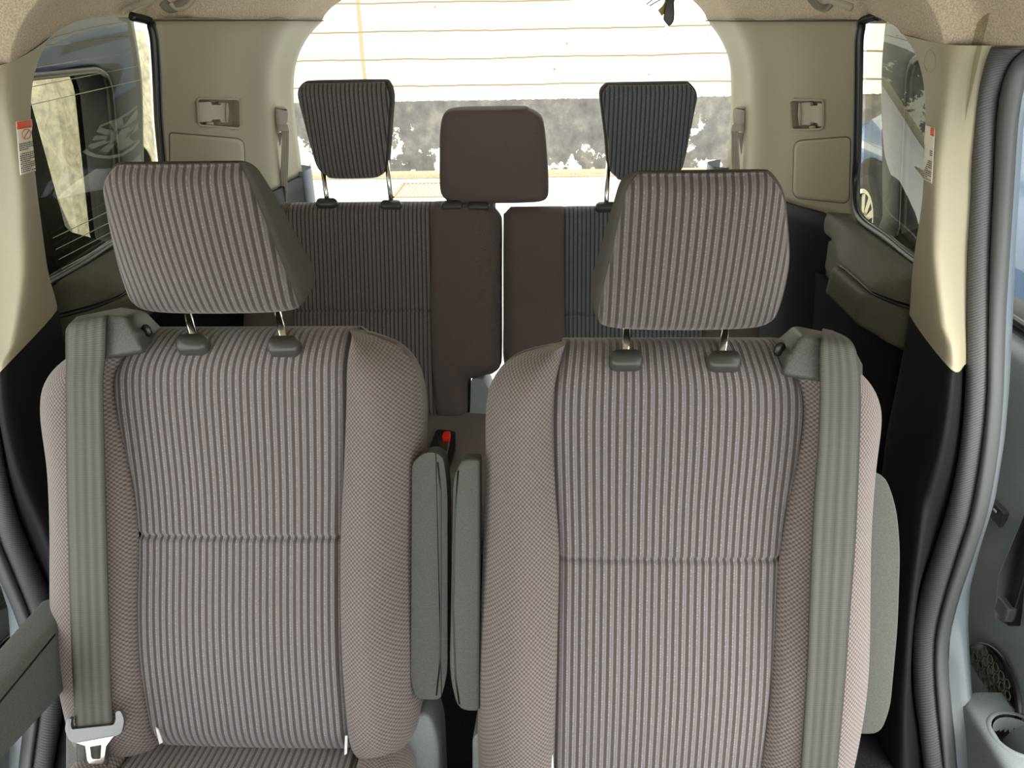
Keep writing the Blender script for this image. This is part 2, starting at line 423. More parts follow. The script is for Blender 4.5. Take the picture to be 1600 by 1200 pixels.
# ================================================================== SEATS
def belt_strip(name, F, left, right, ws, mat, parent, thick=.0016, extra=None):
    """webbing: px edges left/right (same count) with w heights"""
    A = [F.px(x, y, w) for (x, y), w in zip(left, ws)]; B = [F.px(x, y, w) for (x, y), w in zip(right, ws)]
    if extra: A = [extra(a) for a in [A[0]]]+A if False else A
    return strip(name, A, B, mat, parent, thick)
def strip(name, A, B, mat, parent, thick=.0016, nc=8, n=70):
    a = cr(A, 8); b = cr(B, 8)
    rows = []; uv = []; L = 0
    for i, (p, q) in enumerate(zip(a, b)):
        if i: L += (p-a[i-1]).length
        rows.append([p.lerp(q, k/nc) for k in range(nc+1)]); uv += [(k/nc, L) for k in range(nc+1)]
    return mesh(name, *grid(rows), mat, parent, uvs=uv, solid=thick, off=0, weld=False)

def bolster_prof(strength, center_bulge, lumbar, n=3):
    def f(k, U_, V_, s, t):
        base = lumbar*np.exp(-((t-.28)/.22)**2)
        if k == 1: return base*1.0 + center_bulge*np.sin(PI*s) 
        sl = s if k == 2 else 1-s
        return base + strength*np.sin(PI*np.clip(sl, 0, 1)**.75)
    return f

# ---------------- second row, left
FL = Frame(atD(358, 850, 1.04), math.radians(20))
seatL = thing('captain_seat', (FL.O.x, FL.O.y+.1, .40), 'left grey ribbed cloth captain seat with its outer armrest lowered', 'car seat', 'second-row captain seats')
Lc, a0, a1 = curve_fn(FL, [(150, 1196), (118, 1150), (108, 1120), (98, 1050), (90, 980), (82, 880), (78, 820), (72, 730), (63, 660), (62, 625), (66, 600), (78, 577), (98, 558), (125, 543), (160, 530), (205, 519)], -.034)
Rc, b0, b1 = curve_fn(FL, [(590, 1190), (625, 1178), (645, 1155), (652, 1120), (651, 1050), (648, 950), (650, 850), (655, 740), (656, 660), (653, 615), (645, 582), (630, 556), (608, 538), (580, 527), (545, 517)], -.03)
s1, _, _ = curve_fn(FL, [(255, 1200), (240, 1160), (228, 1060), (220, 950), (216, 840), (204, 760), (188, 690), (177, 640), (173, 605), (176, 580), (187, 558), (202, 538), (212, 519)])
s2, _, _ = curve_fn(FL, [(547, 1200), (543, 1120), (537, 1000), (532, 850), (535, 750), (539, 640), (540, 560), (540, 512)])
vb = FL.uv(400, 1194)[1]; vt = FL.uv(400, 514)[1]; vs_ = FL.uv(380, 838)[1]
pad(FL, [Lc, s1, s2, Rc], vb, vt, [('outer_bolster', WEV, 26), ('centre_panel', RIB, 44), ('inner_bolster', WEV, 30)], .062, .10,
    bolster_prof(.030, .004, .018), seatL, hseams=[(vs_, (1,))], back=CHR_PL)
FH = Frame(FL.px(330, 492, -.02), math.radians(-10))
hL, hvb, hvt = headrest(FH, [(207, 492), (190, 465), (172, 400), (158, 320), (156, 290), (166, 262)], [(474, 492), (462, 455), (440, 400), (415, 335), (396, 290), (384, 263)], 0,
    lambda t: .030+.085*(1-t)**.8, .022, seatL, RIBH, PLN, bulge=.022)
for (x0, y0), (x1, y1) in (((291, 480), (305, 541)), ((432, 480), (446, 546))):
    pa = FH.px(x0, y0, -.045); pb = FL.px(x1, y1-3, -.006)
    post(pb, pb + (pa-pb)*1.25, .0056, hL)
collar(FL, 305, 543, -.010, seatL); collar(FL, 447, 546, -.010, seatL)
def guide(F, backpx, frontpx, slot, parent, wb=-.075, wf=.028):
    A = [F.px(x, y, wb) for x, y in backpx]; B = [F.px(x, y, wf if len(q) < 3 else q[2]) for q in frontpx for x, y in [q[:2]]]
    g = mesh('belt_guide', *prism(A, B), CHR_PL, parent, smooth=True, bevel=.006)
    g.modifiers['b'].segments = 4
    (x0, y0), (x1, y1), w = slot
    p, q = F.px(x0, y0, w), F.px(x1, y1, w-.006)
    mesh('slot', *tube([p, p.lerp(q, .25), p.lerp(q, .75), q], [.003, .0065, .0065, .003], 12, flat=.6), GLOSS, g)
    return g
guide(FL, [(102, 512), (120, 494), (190, 480), (228, 486), (262, 520), (236, 556), (165, 566), (102, 566)],
      [(106, 520), (124, 502), (170, 492), (196, 493), (212, 520), (225, 549), (165, 560), (106, 560)], ((226, 507), (233, 526), .002), seatL)
def armrest_box(name, F, px, w0, w1, parent, bev=.014, mat=None, seam=None):
    A = [F.px(x, y, w1) for x, y in px]
    B = [p - F.W*(w1-w0) for p in A]
    return mesh(name, *prism(A, B), mat or ARM, parent, bevel=bev, smooth=True)
def rpoly(px, k=4):
    """round the corners of a pixel polygon given (x,y,r)"""
    out = []; n = len(px)
    for i, (x, y, r) in enumerate(px):
        p = Vector((x, y)); a = Vector(px[i-1][:2]); b = Vector(px[(i+1) % n][:2])
        if r == 0: out.append((x, y)); continue
        pa = p+(a-p).normalized()*r; pb = p+(b-p).normalized()*r
        for j in range(k+1):
            t = j/k; q = pa*(1-t)**2+p*2*t*(1-t)+pb*t*t; out.append((q.x, q.y))
    return out
armL = armrest_box('folded_armrest', FL, rpoly([(644, 722, 12), (668, 704, 14), (692, 712, 12), (699, 760, 30), (699, 1060, 30), (688, 1093, 8), (650, 1093, 14), (642, 1060, 10)]), -.055, -.012, seatL, .012)
mesh('piping', *tube([FL.px(x, y, -.0125) for x, y in [(684, 722), (689, 770), (689, 900), (688, 1030), (682, 1086)]], .0013, 8), GLOSS, armL)
# lowered outer armrest, reaching towards the camera
XA = -.545
p0, p1 = atX(84, 978, XA), atX(-60, 1151, XA); q0, q1 = atX(96, 1092, XA), atX(-60, 1262, XA)
d = Vector((-.052, 0, 0)); bk = (p0-p1).normalized()*.10
arO = mesh('lowered_armrest', *prism([p1, p0, p0+bk*.6, q0+bk*.6, q0-Vector((0, 0, 0)), q1], [v+d for v in (p1, p0, p0+bk*.6, q0+bk*.6, q0, q1)]), ARM, seatL, bevel=.012)
mesh('piping', *tube([p1+(p0-p1)*k+Vector((.0005, 0, -.012)) for k in (0, .3, .6, .98)], .0012, 8), GLOSS, arO)
# seat cushion
def cushion(F0, ztop, Yb, Xc, hw, parent, name='seat_cushion', ln=.46, wstrip=.10, mats=None):
    Fq = Frame((Xc, Yb, ztop), math.radians(-84))      # V runs to the front, W up
    a = lambda v: np.interp(v, [0, .03, .1, ln-.06, ln], [-hw+.03, -hw+.008, -hw, -hw, -hw+.03])
    b = lambda v: np.interp(v, [0, .03, .1, ln-.06, ln], [hw-.03, hw-.008, hw, hw, hw-.03])
    c1 = lambda v: np.interp(v, [0, ln], [-hw+wstrip, -hw+wstrip*.8]); c2 = lambda v: np.interp(v, [0, ln], [hw-wstrip, hw-wstrip*.8])
    m1, m2 = mats or (WEV, RIB)
    pad(Fq, [a, c1, c2, b], 0, ln, [('cushion_bolster', m1, 16), ('cushion_panel', m2, 24), ('cushion_bolster', m1, 16)], .045, .13, bolster_prof(.02, .006, .01), parent, back=CHR_PL, nrow=40, backname='cushion_base')
    return Fq
cb = FL.px(385, 1181, -.01)
cushion(FL, cb.z-.004, cb.y+.06, cb.x-.002, .245, seatL, wstrip=.085)
# lower hinge covers beside the backrest
def hinge_cover(F, px, w0, w1, parent, mat=None):
    return armrest_box('hinge_cover', F, rpoly(px), w0, w1, parent, .012, mat or GPL)
hinge_cover(FL, [(618, 1130, 10), (668, 1110, 20), (684, 1150, 20), (690, 1290, 10), (610, 1290, 10)], -.14, -.055, seatL)
hinge_cover(FL, [(100, 1130, 10), (150, 1120, 20), (178, 1150, 20), (178, 1290, 10), (100, 1290, 10)], -.14, -.07, seatL, CHR_PL)
# seat base down to the floor
def seat_base(xc, y0, z1, parent, hw=.19):
    mesh('seat_base', *join(box((xc-hw, y0, (z1+.40)/2), (.05, .42, z1-.40)), box((xc+hw, y0, (z1+.40)/2), (.05, .42, z1-.40)), box((xc, y0, z1-.03), (2*hw, .38, .05))), BLK, parent, smooth=False, bevel=.01)
seat_base(cb.x, cb.y-.24, cb.z-.13, seatL)
# woven tag at the seam end
def tagw(F, px, parent):
    A = [F.px(x, y, .016) for x, y in px]; mesh('seam_tag', A+[p-F.W*.002 for p in A], [(0, 1, 2, 3), (7, 6, 5, 4), (0, 4, 5, 1), (1, 5, 6, 2), (2, 6, 7, 3), (3, 7, 4, 0)], nmat('white tag', (.7, .7, .7), .7), parent, smooth=False)
tagw(FL, [(243, 1137), (247, 1140), (254, 1160), (249, 1163)], seatL)
tagw(FL, [(539, 1150), (543, 1150), (542, 1178), (538, 1180)], seatL)

# ---------------- second row, right
FR = Frame(atD(1060, 870, .995), math.radians(20))
seatR = thing('captain_seat', (FR.O.x, FR.O.y+.1, .40), 'right grey ribbed cloth captain seat, both armrests folded up beside its backrest', 'car seat', 'second-row captain seats')
Lc, _, _ = curve_fn(FR, [(790, 1290), (760, 1262), (748, 1225), (745, 1150), (748, 1000), (752, 880), (756, 760), (756, 670), (758, 630), (766, 600), (783, 575), (808, 556), (838, 546), (880, 538)], -.03)
Rc, _, _ = curve_fn(FR, [(1300, 1290), (1318, 1262), (1327, 1215), (1338, 1150), (1350, 1050), (1358, 930), (1364, 820), (1371, 730), (1379, 662), (1377, 630), (1366, 603), (1348, 582), (1320, 565), (1282, 550), (1235, 538)], -.042)
s1, _, _ = curve_fn(FR, [(864, 1300), (866, 1190), (871, 1000), (874, 870), (869, 780), (864, 700), (863, 650), (867, 605), (877, 565), (887, 536)])
s2, _, _ = curve_fn(FR, [(1178, 1300), (1188, 1200), (1202, 1060), (1213, 930), (1219, 870), (1233, 790), (1247, 730), (1256, 680), (1259, 640), (1255, 608), (1246, 585), (1235, 562), (1228, 536)])
vb = FR.uv(1040, 1278)[1]; vt = FR.uv(1040, 534)[1]; vs_ = FR.uv(1040, 873)[1]
pad(FR, [Lc, s1, s2, Rc], vb, vt, [('inner_bolster', WEV, 30), ('centre_panel', RIB, 44), ('outer_bolster', WEV, 26)], .062, .10,
    bolster_prof(.030, .004, .018), seatR, hseams=[(vs_, (1,))], back=CHR_PL)
FH2 = Frame(FR.px(1062, 515, -.02), math.radians(-10))
hR, _, _ = headrest(FH2, [(930, 518), (930, 480), (944, 420), (960, 350), (972, 300), (986, 276)], [(1212, 518), (1228, 480), (1240, 420), (1237, 360), (1230, 310), (1214, 276)], 0,
    lambda t: .030+.085*(1-t)**.8, .022, seatR, RIBH, PLN, bulge=.022)
for (x0, y0), (x1, y1) in (((980, 500), (977, 566)), ((1135, 500), (1128, 568))):
    pa = FH2.px(x0, y0, -.045); pb = FR.px(x1, y1-3, -.006)
    post(pb, pb + (pa-pb)*1.25, .0056, hR)
collar(FR, 977, 568, -.010, seatR); collar(FR, 1129, 570, -.010, seatR)
guide(FR, [(1196, 545), (1240, 508), (1300, 520), (1330, 535), (1348, 570), (1348, 608), (1280, 600), (1216, 590)],
      [(1232, 556), (1252, 523), (1285, 530), (1325, 542), (1342, 575), (1342, 604), (1280, 596), (1222, 586)], ((1223, 535), (1213, 556), .0), seatR)
arR = armrest_box('folded_armrest', FR, rpoly([(708, 745, 18), (722, 718, 10), (749, 718, 6), (749, 1112, 6), (716, 1112, 18), (702, 1060, 30)]), -.055, -.012, seatR, .012)
mesh('piping', *tube([FR.px(x, y, -.0125) for x, y in [(716, 735), (711, 800), (708, 950), (712, 1060), (718, 1100)]], .0013, 8), GLOSS, arR)
arR2 = armrest_box('folded_armrest', FR, rpoly([(1340, 738, 5), (1382, 738, 22), (1402, 790, 30), (1408, 860, 30), (1404, 980, 30), (1392, 1110, 22), (1376, 1148, 16), (1330, 1148, 5)]), -.115, -.02, seatR, .012)
hinge_cover(FR, [(738, 1150, 10), (785, 1130, 10), (800, 1300, 10), (738, 1300, 10)], -.14, -.055, seatR)
cb = FR.px(1035, 1277, -.01)
cushion(FR, cb.z-.004, cb.y+.06, cb.x+.002, .245, seatR, wstrip=.085)
seat_base(cb.x, cb.y-.24, cb.z-.13, seatR)
tagw(FR, [(1237, 1188), (1244, 1184), (1247, 1215), (1240, 1220)], seatR)
tagw(FR, [(858, 1183), (864, 1180), (866, 1215), (860, 1215)], seatR)

# ---------------- second-row shoulder belts
def run(F, L, R_, ws, parent, mat, name='webbing'):
    A = [F.px(x, y, w) for (x, y), w in zip(L, ws)]; B = [F.px(x, y, w) for (x, y), w in zip(R_, ws)]
    return strip(name, A, B, mat, parent)
beltL = thing('seat_belt', FL.px(140, 800, .05), 'grey shoulder belt with steel tongue hanging down the outer side of the left captain seat', 'seat belt', 'second-row shoulder belts')
run(FL, [(160, 493), (122, 500), (106, 514), (104, 560), (103, 600), (104, 700), (105, 780), (107, 860), (110, 960), (114, 1060), (118, 1140)],
    [(171, 491), (169, 493), (166, 500), (164, 560), (161, 600), (163, 700), (165, 780), (167, 860), (170, 960), (173, 1060), (177, 1140)],
    [-.04, .012, .034, .036, .038, .040, .042, .046, .052, .052, .05], beltL, BELT)
WT = .056
tb = lambda pts: [FL.px(x, y, WT) for x, y in pts]
tongue = mesh('tongue', *prism(tb(rpoly([(112, 1140, 3), (177, 1133, 3), (181, 1126, 4), (180, 1112, 4), (188, 1110, 4), (194, 1125, 5), (190, 1146, 6), (176, 1152, 3), (122, 1162, 3), (108, 1158, 6), (101, 1140, 6), (104, 1124, 5), (112, 1122, 4), (110, 1132, 3)], 3)), [p-FL.W*.006 for p in tb(rpoly([(112, 1140, 3), (177, 1133, 3), (181, 1126, 4), (180, 1112, 4), (188, 1110, 4), (194, 1125, 5), (190, 1146, 6), (176, 1152, 3), (122, 1162, 3), (108, 1158, 6), (101, 1140, 6), (104, 1124, 5), (112, 1122, 4), (110, 1132, 3)], 3))]), BOLT, beltL, smooth=False, bevel=.0012)
# tongue blade with its square hole
def blade(F, outer, inner, w, th, parent, mat=None):
    O_ = [F.px(x, y, w) for x, y in outer]; I_ = [F.px(x, y, w) for x, y in inner]; n = len(O_)
    vs = O_+I_+[p-F.W*th for p in O_]+[p-F.W*th for p in I_]
    fs = []
    for i in range(n):
        j = (i+1) % n
        fs += [(i, j, n+j, n+i), (2*n+i, 2*n+j, 3*n+j, 3*n+i), (i, j, 2*n+j, 2*n+i), (n+i, n+j, 3*n+j, 3*n+i)]
    return mesh('blade', vs, fs, mat or STEEL, parent, smooth=False, bevel=.0006)
blade(FL, [(118, 1161), (178, 1150), (166, 1166), (163, 1188), (160, 1194), (139, 1194), (136, 1188), (133, 1166)], [(141, 1167), (158, 1164), (158, 1166), (157, 1184), (156, 1186), (144, 1186), (143, 1184), (141, 1168)], WT+.001, .0025, tongue)
run(FL, [(120, 1163), (121, 1200), (124, 1260)], [(171, 1154), (168, 1200), (160, 1260)], [.045, .035, .02], beltL, BELT, 'lap_webbing')

beltR = thing('seat_belt', FR.px(1310, 800, .05), 'grey shoulder belt running down the outer side of the right captain seat', 'seat belt', 'second-row shoulder belts')
run(FR, [(1285, 514), (1282, 528), (1281, 560), (1281, 620), (1278, 700), (1272, 780), (1268, 860), (1264, 960), (1260, 1060), (1255, 1140), (1250, 1215), (1245, 1280)],
    [(1300, 517), (1330, 534), (1342, 570), (1345, 620), (1343, 700), (1340, 780), (1336, 860), (1328, 960), (1321, 1060), (1314, 1140), (1307, 1215), (1300, 1280)],
    [-.02, .030, .040, .040, .040, .042, .044, .05, .05, .05, .048, .04], beltR, BELT)

# ================================================================== THIRD ROW
F3 = Frame(atY(600, 400, 1.75), math.radians(17))
rowL = thing('rear_bench', (F3.O.x, 1.7, .45), 'left half of the third-row bench, ribbed cloth with two raised headrests', 'car seat', 'third-row bench halves')
Lc, _, _ = curve_fn(F3, [(395, 665), (380, 600), (374, 500), (385, 420), (402, 350), (418, 326), (440, 313)])
Rc, _, _ = curve_fn(F3, [(722, 668), (729, 650), (730, 600), (736, 592), (765, 587), (778, 578), (781, 560), (781, 450), (781, 350), (779, 332), (770, 320)])
s1, _, _ = curve_fn(F3, [(470, 668), (466, 560), (452, 440), (446, 340), (450, 312)])
s2, _, _ = curve_fn(F3, [(684, 668), (678, 600), (673, 500), (673, 400), (673, 313)])
vb = F3.uv(600, 660)[1]; vt = F3.uv(600, 313)[1]; vs_ = F3.uv(600, 486)[1]
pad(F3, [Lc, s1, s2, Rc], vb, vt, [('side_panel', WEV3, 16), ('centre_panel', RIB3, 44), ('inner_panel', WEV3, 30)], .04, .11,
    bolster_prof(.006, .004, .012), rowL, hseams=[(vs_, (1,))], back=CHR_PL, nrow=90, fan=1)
F3R = Frame(atY(1000, 400, 1.75), math.radians(17))
rowR = thing('rear_bench', (F3R.O.x, 1.7, .45), 'right half of the third-row bench, mostly hidden behind the right captain seat', 'car seat', 'third-row bench halves')
Lc, _, _ = curve_fn(F3R, [(835, 668), (826, 640), (812, 605), (796, 585), (786, 565), (785, 500), (785, 350), (788, 332), (797, 321)])
Rc, _, _ = curve_fn(F3R, [(1175, 668), (1185, 600), (1190, 500), (1180, 420), (1160, 350), (1145, 328), (1120, 315)])
s1, _, _ = curve_fn(F3R, [(888, 668), (884, 560), (882, 440), (882, 313)])
s2, _, _ = curve_fn(F3R, [(1090, 668), (1094, 560), (1105, 440), (1112, 340), (1108, 312)])
vb = F3R.uv(1000, 660)[1]; vt = F3R.uv(1000, 319)[1]; vs_ = F3R.uv(1000, 492)[1]
RIB3B = m_rib('ribbed blue grey seat cloth', (.045, .047, .050), (.12, .13, .145), .0098)  # bluer copy of the ribbed cloth, third-row shade also in its colour
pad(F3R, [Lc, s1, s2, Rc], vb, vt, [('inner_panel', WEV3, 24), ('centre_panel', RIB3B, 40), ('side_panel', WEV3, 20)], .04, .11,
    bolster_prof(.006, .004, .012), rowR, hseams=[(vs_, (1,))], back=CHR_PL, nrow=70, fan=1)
# headrests of the third row
def hr3(F, Lp, Rp, ybase, posts, parent, fm, sm, dep, tilt=-4, wo=-.01, rnd=.02, nexp=5, fpart='face_panel', bulge=.012, k=1.2):
    xb = (Lp[0][0]+Rp[0][0])/2
    Fh = Frame(F.px(xb, ybase, wo), math.radians(tilt))
    h, _, _ = headrest(Fh, Lp, Rp, 0, dep, rnd, parent, fm, sm, bulge=bulge, nexp=nexp, fpart=fpart)
    for (x0, y0), (x1, y1) in posts:
        pa = Fh.px(x0, y0, -.035); pb = F.px(x1, y1-2, -.012); post(pb, pb+(pa-pb)*k, .0056, h)
        collar(F, x1, y1, -.012, parent, .052, .022, .016)
    return h
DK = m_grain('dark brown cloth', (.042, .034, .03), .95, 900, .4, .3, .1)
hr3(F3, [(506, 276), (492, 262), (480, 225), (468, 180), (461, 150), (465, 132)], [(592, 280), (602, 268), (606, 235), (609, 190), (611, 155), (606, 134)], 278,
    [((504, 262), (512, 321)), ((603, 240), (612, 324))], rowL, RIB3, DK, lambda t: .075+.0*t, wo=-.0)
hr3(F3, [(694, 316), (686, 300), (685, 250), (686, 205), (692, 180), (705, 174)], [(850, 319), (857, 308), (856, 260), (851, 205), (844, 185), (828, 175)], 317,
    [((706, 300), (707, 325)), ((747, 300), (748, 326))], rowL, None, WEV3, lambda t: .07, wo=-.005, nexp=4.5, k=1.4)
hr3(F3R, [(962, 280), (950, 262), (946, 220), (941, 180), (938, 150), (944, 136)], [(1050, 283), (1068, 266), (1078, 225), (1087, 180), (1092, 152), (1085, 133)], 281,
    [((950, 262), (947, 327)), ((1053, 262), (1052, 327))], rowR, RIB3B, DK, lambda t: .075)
# third-row cushions
for parent, xc, hw in ((rowL, -.32, .31), (rowR, .315, .30)):
    c3 = F3.px(600, 658, -.01)
    Fq = Frame((xc, c3.y+.05, c3.z+.006), math.radians(-84)); ln = .50
    ed = lambda v, s: np.interp(v, [0, .03, ln-.05, ln], [s*(hw-.012), s*hw, s*hw, s*(hw-.03)])
    if parent is rowL: c1, c2 = (lambda v: 0*v-.20), (lambda v: 0*v+.110)
    else: c1, c2 = (lambda v: 0*v-.13), (lambda v: 0*v+.20)
    pad(Fq, [lambda v: ed(v, -1), c1, c2, lambda v: ed(v, 1)], 0, ln, [('cushion_side', WEV3, 12), ('cushion_panel', RIB3, 24), ('cushion_side', WEV3, 16)], .035, .12, bolster_prof(.004, .003, .004), parent, back=BLK, nrow=40, backname='cushion_base')
    seat_base(xc, c3.y-.22, c3.z-.10, parent, hw*.7)
hc = Frame(atY(750, 640, 1.66), math.radians(10))
mesh('hinge_cover', *prism([hc.px(x, y, 0) for x, y in rpoly([(736, 592, 6), (752, 590, 10), (766, 612, 10), (764, 680, 4), (733, 674, 4)])], [hc.px(x, y, 0)-hc.W*.12 for x, y in rpoly([(736, 592, 6), (752, 590, 10), (766, 612, 10), (764, 680, 4), (733, 674, 4)])]), GPL, rowR, bevel=.006)
# buckle of the left bench half
c3 = F3.px(600, 658, -.01)
Fc = Frame((0, c3.y+.05, c3.z+.014), math.radians(-84))
bk = thing('belt_buckle', Fc.px(697, 695, 0), 'black belt buckle with a red release button lying in the third-row cushion', 'belt buckle')
def fpr(F, px, w0, w1, mat, parent, name, bev=.002): return mesh(name, *prism([F.px(x, y, w1) for x, y in px], [F.px(x, y, w1)-F.W*(w1-w0) for x, y in px]), mat, parent, bevel=bev)
fpr(Fc, rpoly([(682, 670, 5), (712, 673, 5), (713, 700, 10), (705, 725, 6), (693, 735, 6), (668, 706, 5)]), .000, .006, GLOSS, bk, 'tray', .002)
fpr(Fc, rpoly([(684, 683, 4), (703, 685, 4), (700, 700, 4), (697, 722, 4), (683, 720, 4), (686, 702, 4)]), .004, .018, nmat('black buckle plastic', (.02, .022, .022), .35), bk, 'buckle_body', .003)
fpr(Fc, rpoly([(693, 674, 3), (704, 673, 3), (703, 684, 3), (690, 684, 3)]), .014, .026, RED, bk, 'release_button', .002)
# ================================================================== SETTING: car interior shell
def st(o): return tag(o, kind='structure')
def bvh_of(*obs):
    dg = bpy.context.evaluated_depsgraph_get(); V, Fc = [], []
    for o in obs:
        e = o.evaluated_get(dg); me = e.to_mesh(); k = len(V); T = Matrix.Translation(wloc(o))
        V += [T @ v.co for v in me.vertices]; Fc += [tuple(i+k for i in p.vertices) for p in me.polygons]; e.to_mesh_clear()
    return BVHTree.FromPolygons(V, Fc)
def cast(bv, x, y, off=.0015, fallback=None):
    r = ray(x, y).normalized(); h, n, i, d = bv.ray_cast(CAM, r)
    if h is None:                      # grazing miss: nearest surface point to the sight line
        best = min((bv.find_nearest(CAM+r*(.8+.05*k)) for k in range(30)), key=lambda q: q[3] if q[0] is not None else 9)
        h, n = best[0], best[1]
    if n.dot(r) > 0: n = -n
    return h + n*off
def patch(name, bv, corners, mat, parent, off=.0015, nu=12, nv=12, solid=.0015, uv=True, kind=None):
    """bilinear pixel quad laid onto a real surface"""
    a, b, c, d = [Vector(p) for p in corners]; rows = []; uvs = []
    for j in range(nv+1):
        r = []
        for i in range(nu+1):
            s_, t = i/nu, j/nv; p = (a*(1-s_)+b*s_)*(1-t)+(d*(1-s_)+c*s_)*t
            r.append(cast(bv, p.x, p.y, off)); uvs.append((s_, t))
        rows.append(r)
    return mesh(name, *grid(rows), mat, parent, uvs=uvs, solid=solid, off=0, weld=False)
def fill_px(name, bv, outline, mat, parent, off=.0015, solid=.0015, rings=6):
    """rounded pixel outline laid on a real surface: rings shrinking to the centre"""
    n = len(outline); cx = sum(p[0] for p in outline)/n; cy = sum(p[1] for p in outline)/n; rows = []
    for k in range(rings+1):
        f = 1-k/rings*.97
        rows.append([cast(bv, cx+(x-cx)*f, cy+(y-cy)*f, off) for x, y in outline])
    vs, fs = grid(rows, True); fs.append(tuple(range(rings*n, rings*n+n)))
    return mesh(name, vs, fs, mat, parent, solid=solid, off=0, weld=False)

YA, YB = 1.65, 2.15
# side window rear edge (A) and tailgate opening edge (B), from top to bottom
SIDE = {}
SIDE['L'] = dict(sg=-1,
    A=[(236, 33), (243, 60), (247, 120), (250, 190), (256, 255), (262, 330), (266, 390)],
    B=[(504, 33), (480, 60), (464, 95), (459, 135), (462, 190), (468, 235), (476, 300), (484, 360)],
    E0=[(78, 58), (62, 90), (52, 125), (48, 170), (50, 220), (57, 290), (66, 360), (76, 430), (87, 476), (99, 543), (104, 620), (108, 700)])
SIDE['R'] = dict(sg=1,
    A=[(1345, 33), (1340, 60), (1339, 110), (1338, 170), (1336, 250), (1333, 325), (1330, 390)],
    B=[(1105, 33), (1125, 60), (1139, 95), (1142, 135), (1141, 190), (1137, 240), (1130, 300), (1122, 360)],
    E0=[(1412, 54), (1425, 74), (1435, 96), (1442, 122), (1446, 155), (1446, 190), (1445, 250), (1440, 320), (1431, 380), (1425, 430), (1419, 508), (1402, 600), (1384, 690), (1376, 760)])
# C-pillar: crease, front edge, two rubber seals - right side pixels, mirrored for the left
def c3d(px, X): return [atX(x, y, X) for x, y in px]
E0R = c3d(SIDE['R']['E0'], .715)
CRR = c3d([(1478, 69), (1480, 110), (1478, 150), (1472, 200), (1466, 260), (1464, 320), (1463, 400), (1474, 500), (1486, 545), (1482, 620), (1466, 700), (1440, 780)], .715)
E2R = c3d([(1552, 71), (1540, 100), (1530, 150), (1525, 200), (1520, 260), (1518, 315), (1513, 400), (1511, 500), (1511, 570), (1508, 640), (1500, 710), (1490, 760)], .775)
E2low = c3d([(1548, 72), (1540, 100), (1530, 150), (1525, 200), (1520, 260), (1518, 315), (1513, 400), (1511, 500), (1511, 570), (1508, 640), (1500, 710), (1485, 780), (1463, 850), (1440, 920), (1430, 970), (1428, 1010), (1430, 1080), (1440, 1150), (1450, 1240)], .78)
E3R = c3d([(1600, 78), (1578, 100), (1562, 145), (1556, 200), (1552, 290), (1547, 400), (1545, 500), (1544, 580), (1541, 640), (1533, 710), (1517, 800), (1497, 865), (1477, 930), (1464, 985), (1461, 1030), (1463, 1080), (1470, 1150), (1480, 1240)], .80)
E4R = c3d([(1640, 80), (1612, 100), (1598, 145), (1590, 200), (1584, 290), (1577, 400), (1572, 480), (1569, 560), (1567, 620), (1560, 700), (1545, 790), (1524, 860), (1500, 930), (1485, 990), (1482, 1040), (1486, 1100), (1492, 1160), (1498, 1240)], .82)
SILL = c3d([(1640, 90), (1622, 110), (1604, 150), (1596, 200), (1590, 290), (1583, 400), (1580, 480), (1576, 560), (1573, 620), (1566, 700), (1552, 790), (1530, 860), (1512, 930), (1508, 990), (1510, 1040), (1514, 1100), (1514, 1160), (1512, 1240)], .845)
mir = lambda c: [Vector((-p.x, p.y, p.z)) for p in c]
def zcut(c, z, above=True):
    out = []
    for a, b in zip(c, c[1:]):
        if (a.z >= z) == above: out.append(a)
        if (a.z-z)*(b.z-z) < 0: out.append(a.lerp(b, (z-a.z)/(b.z-a.z)))
    if (c[-1].z >= z) == above: out.append(c[-1])
    return out
roof_edge = {}
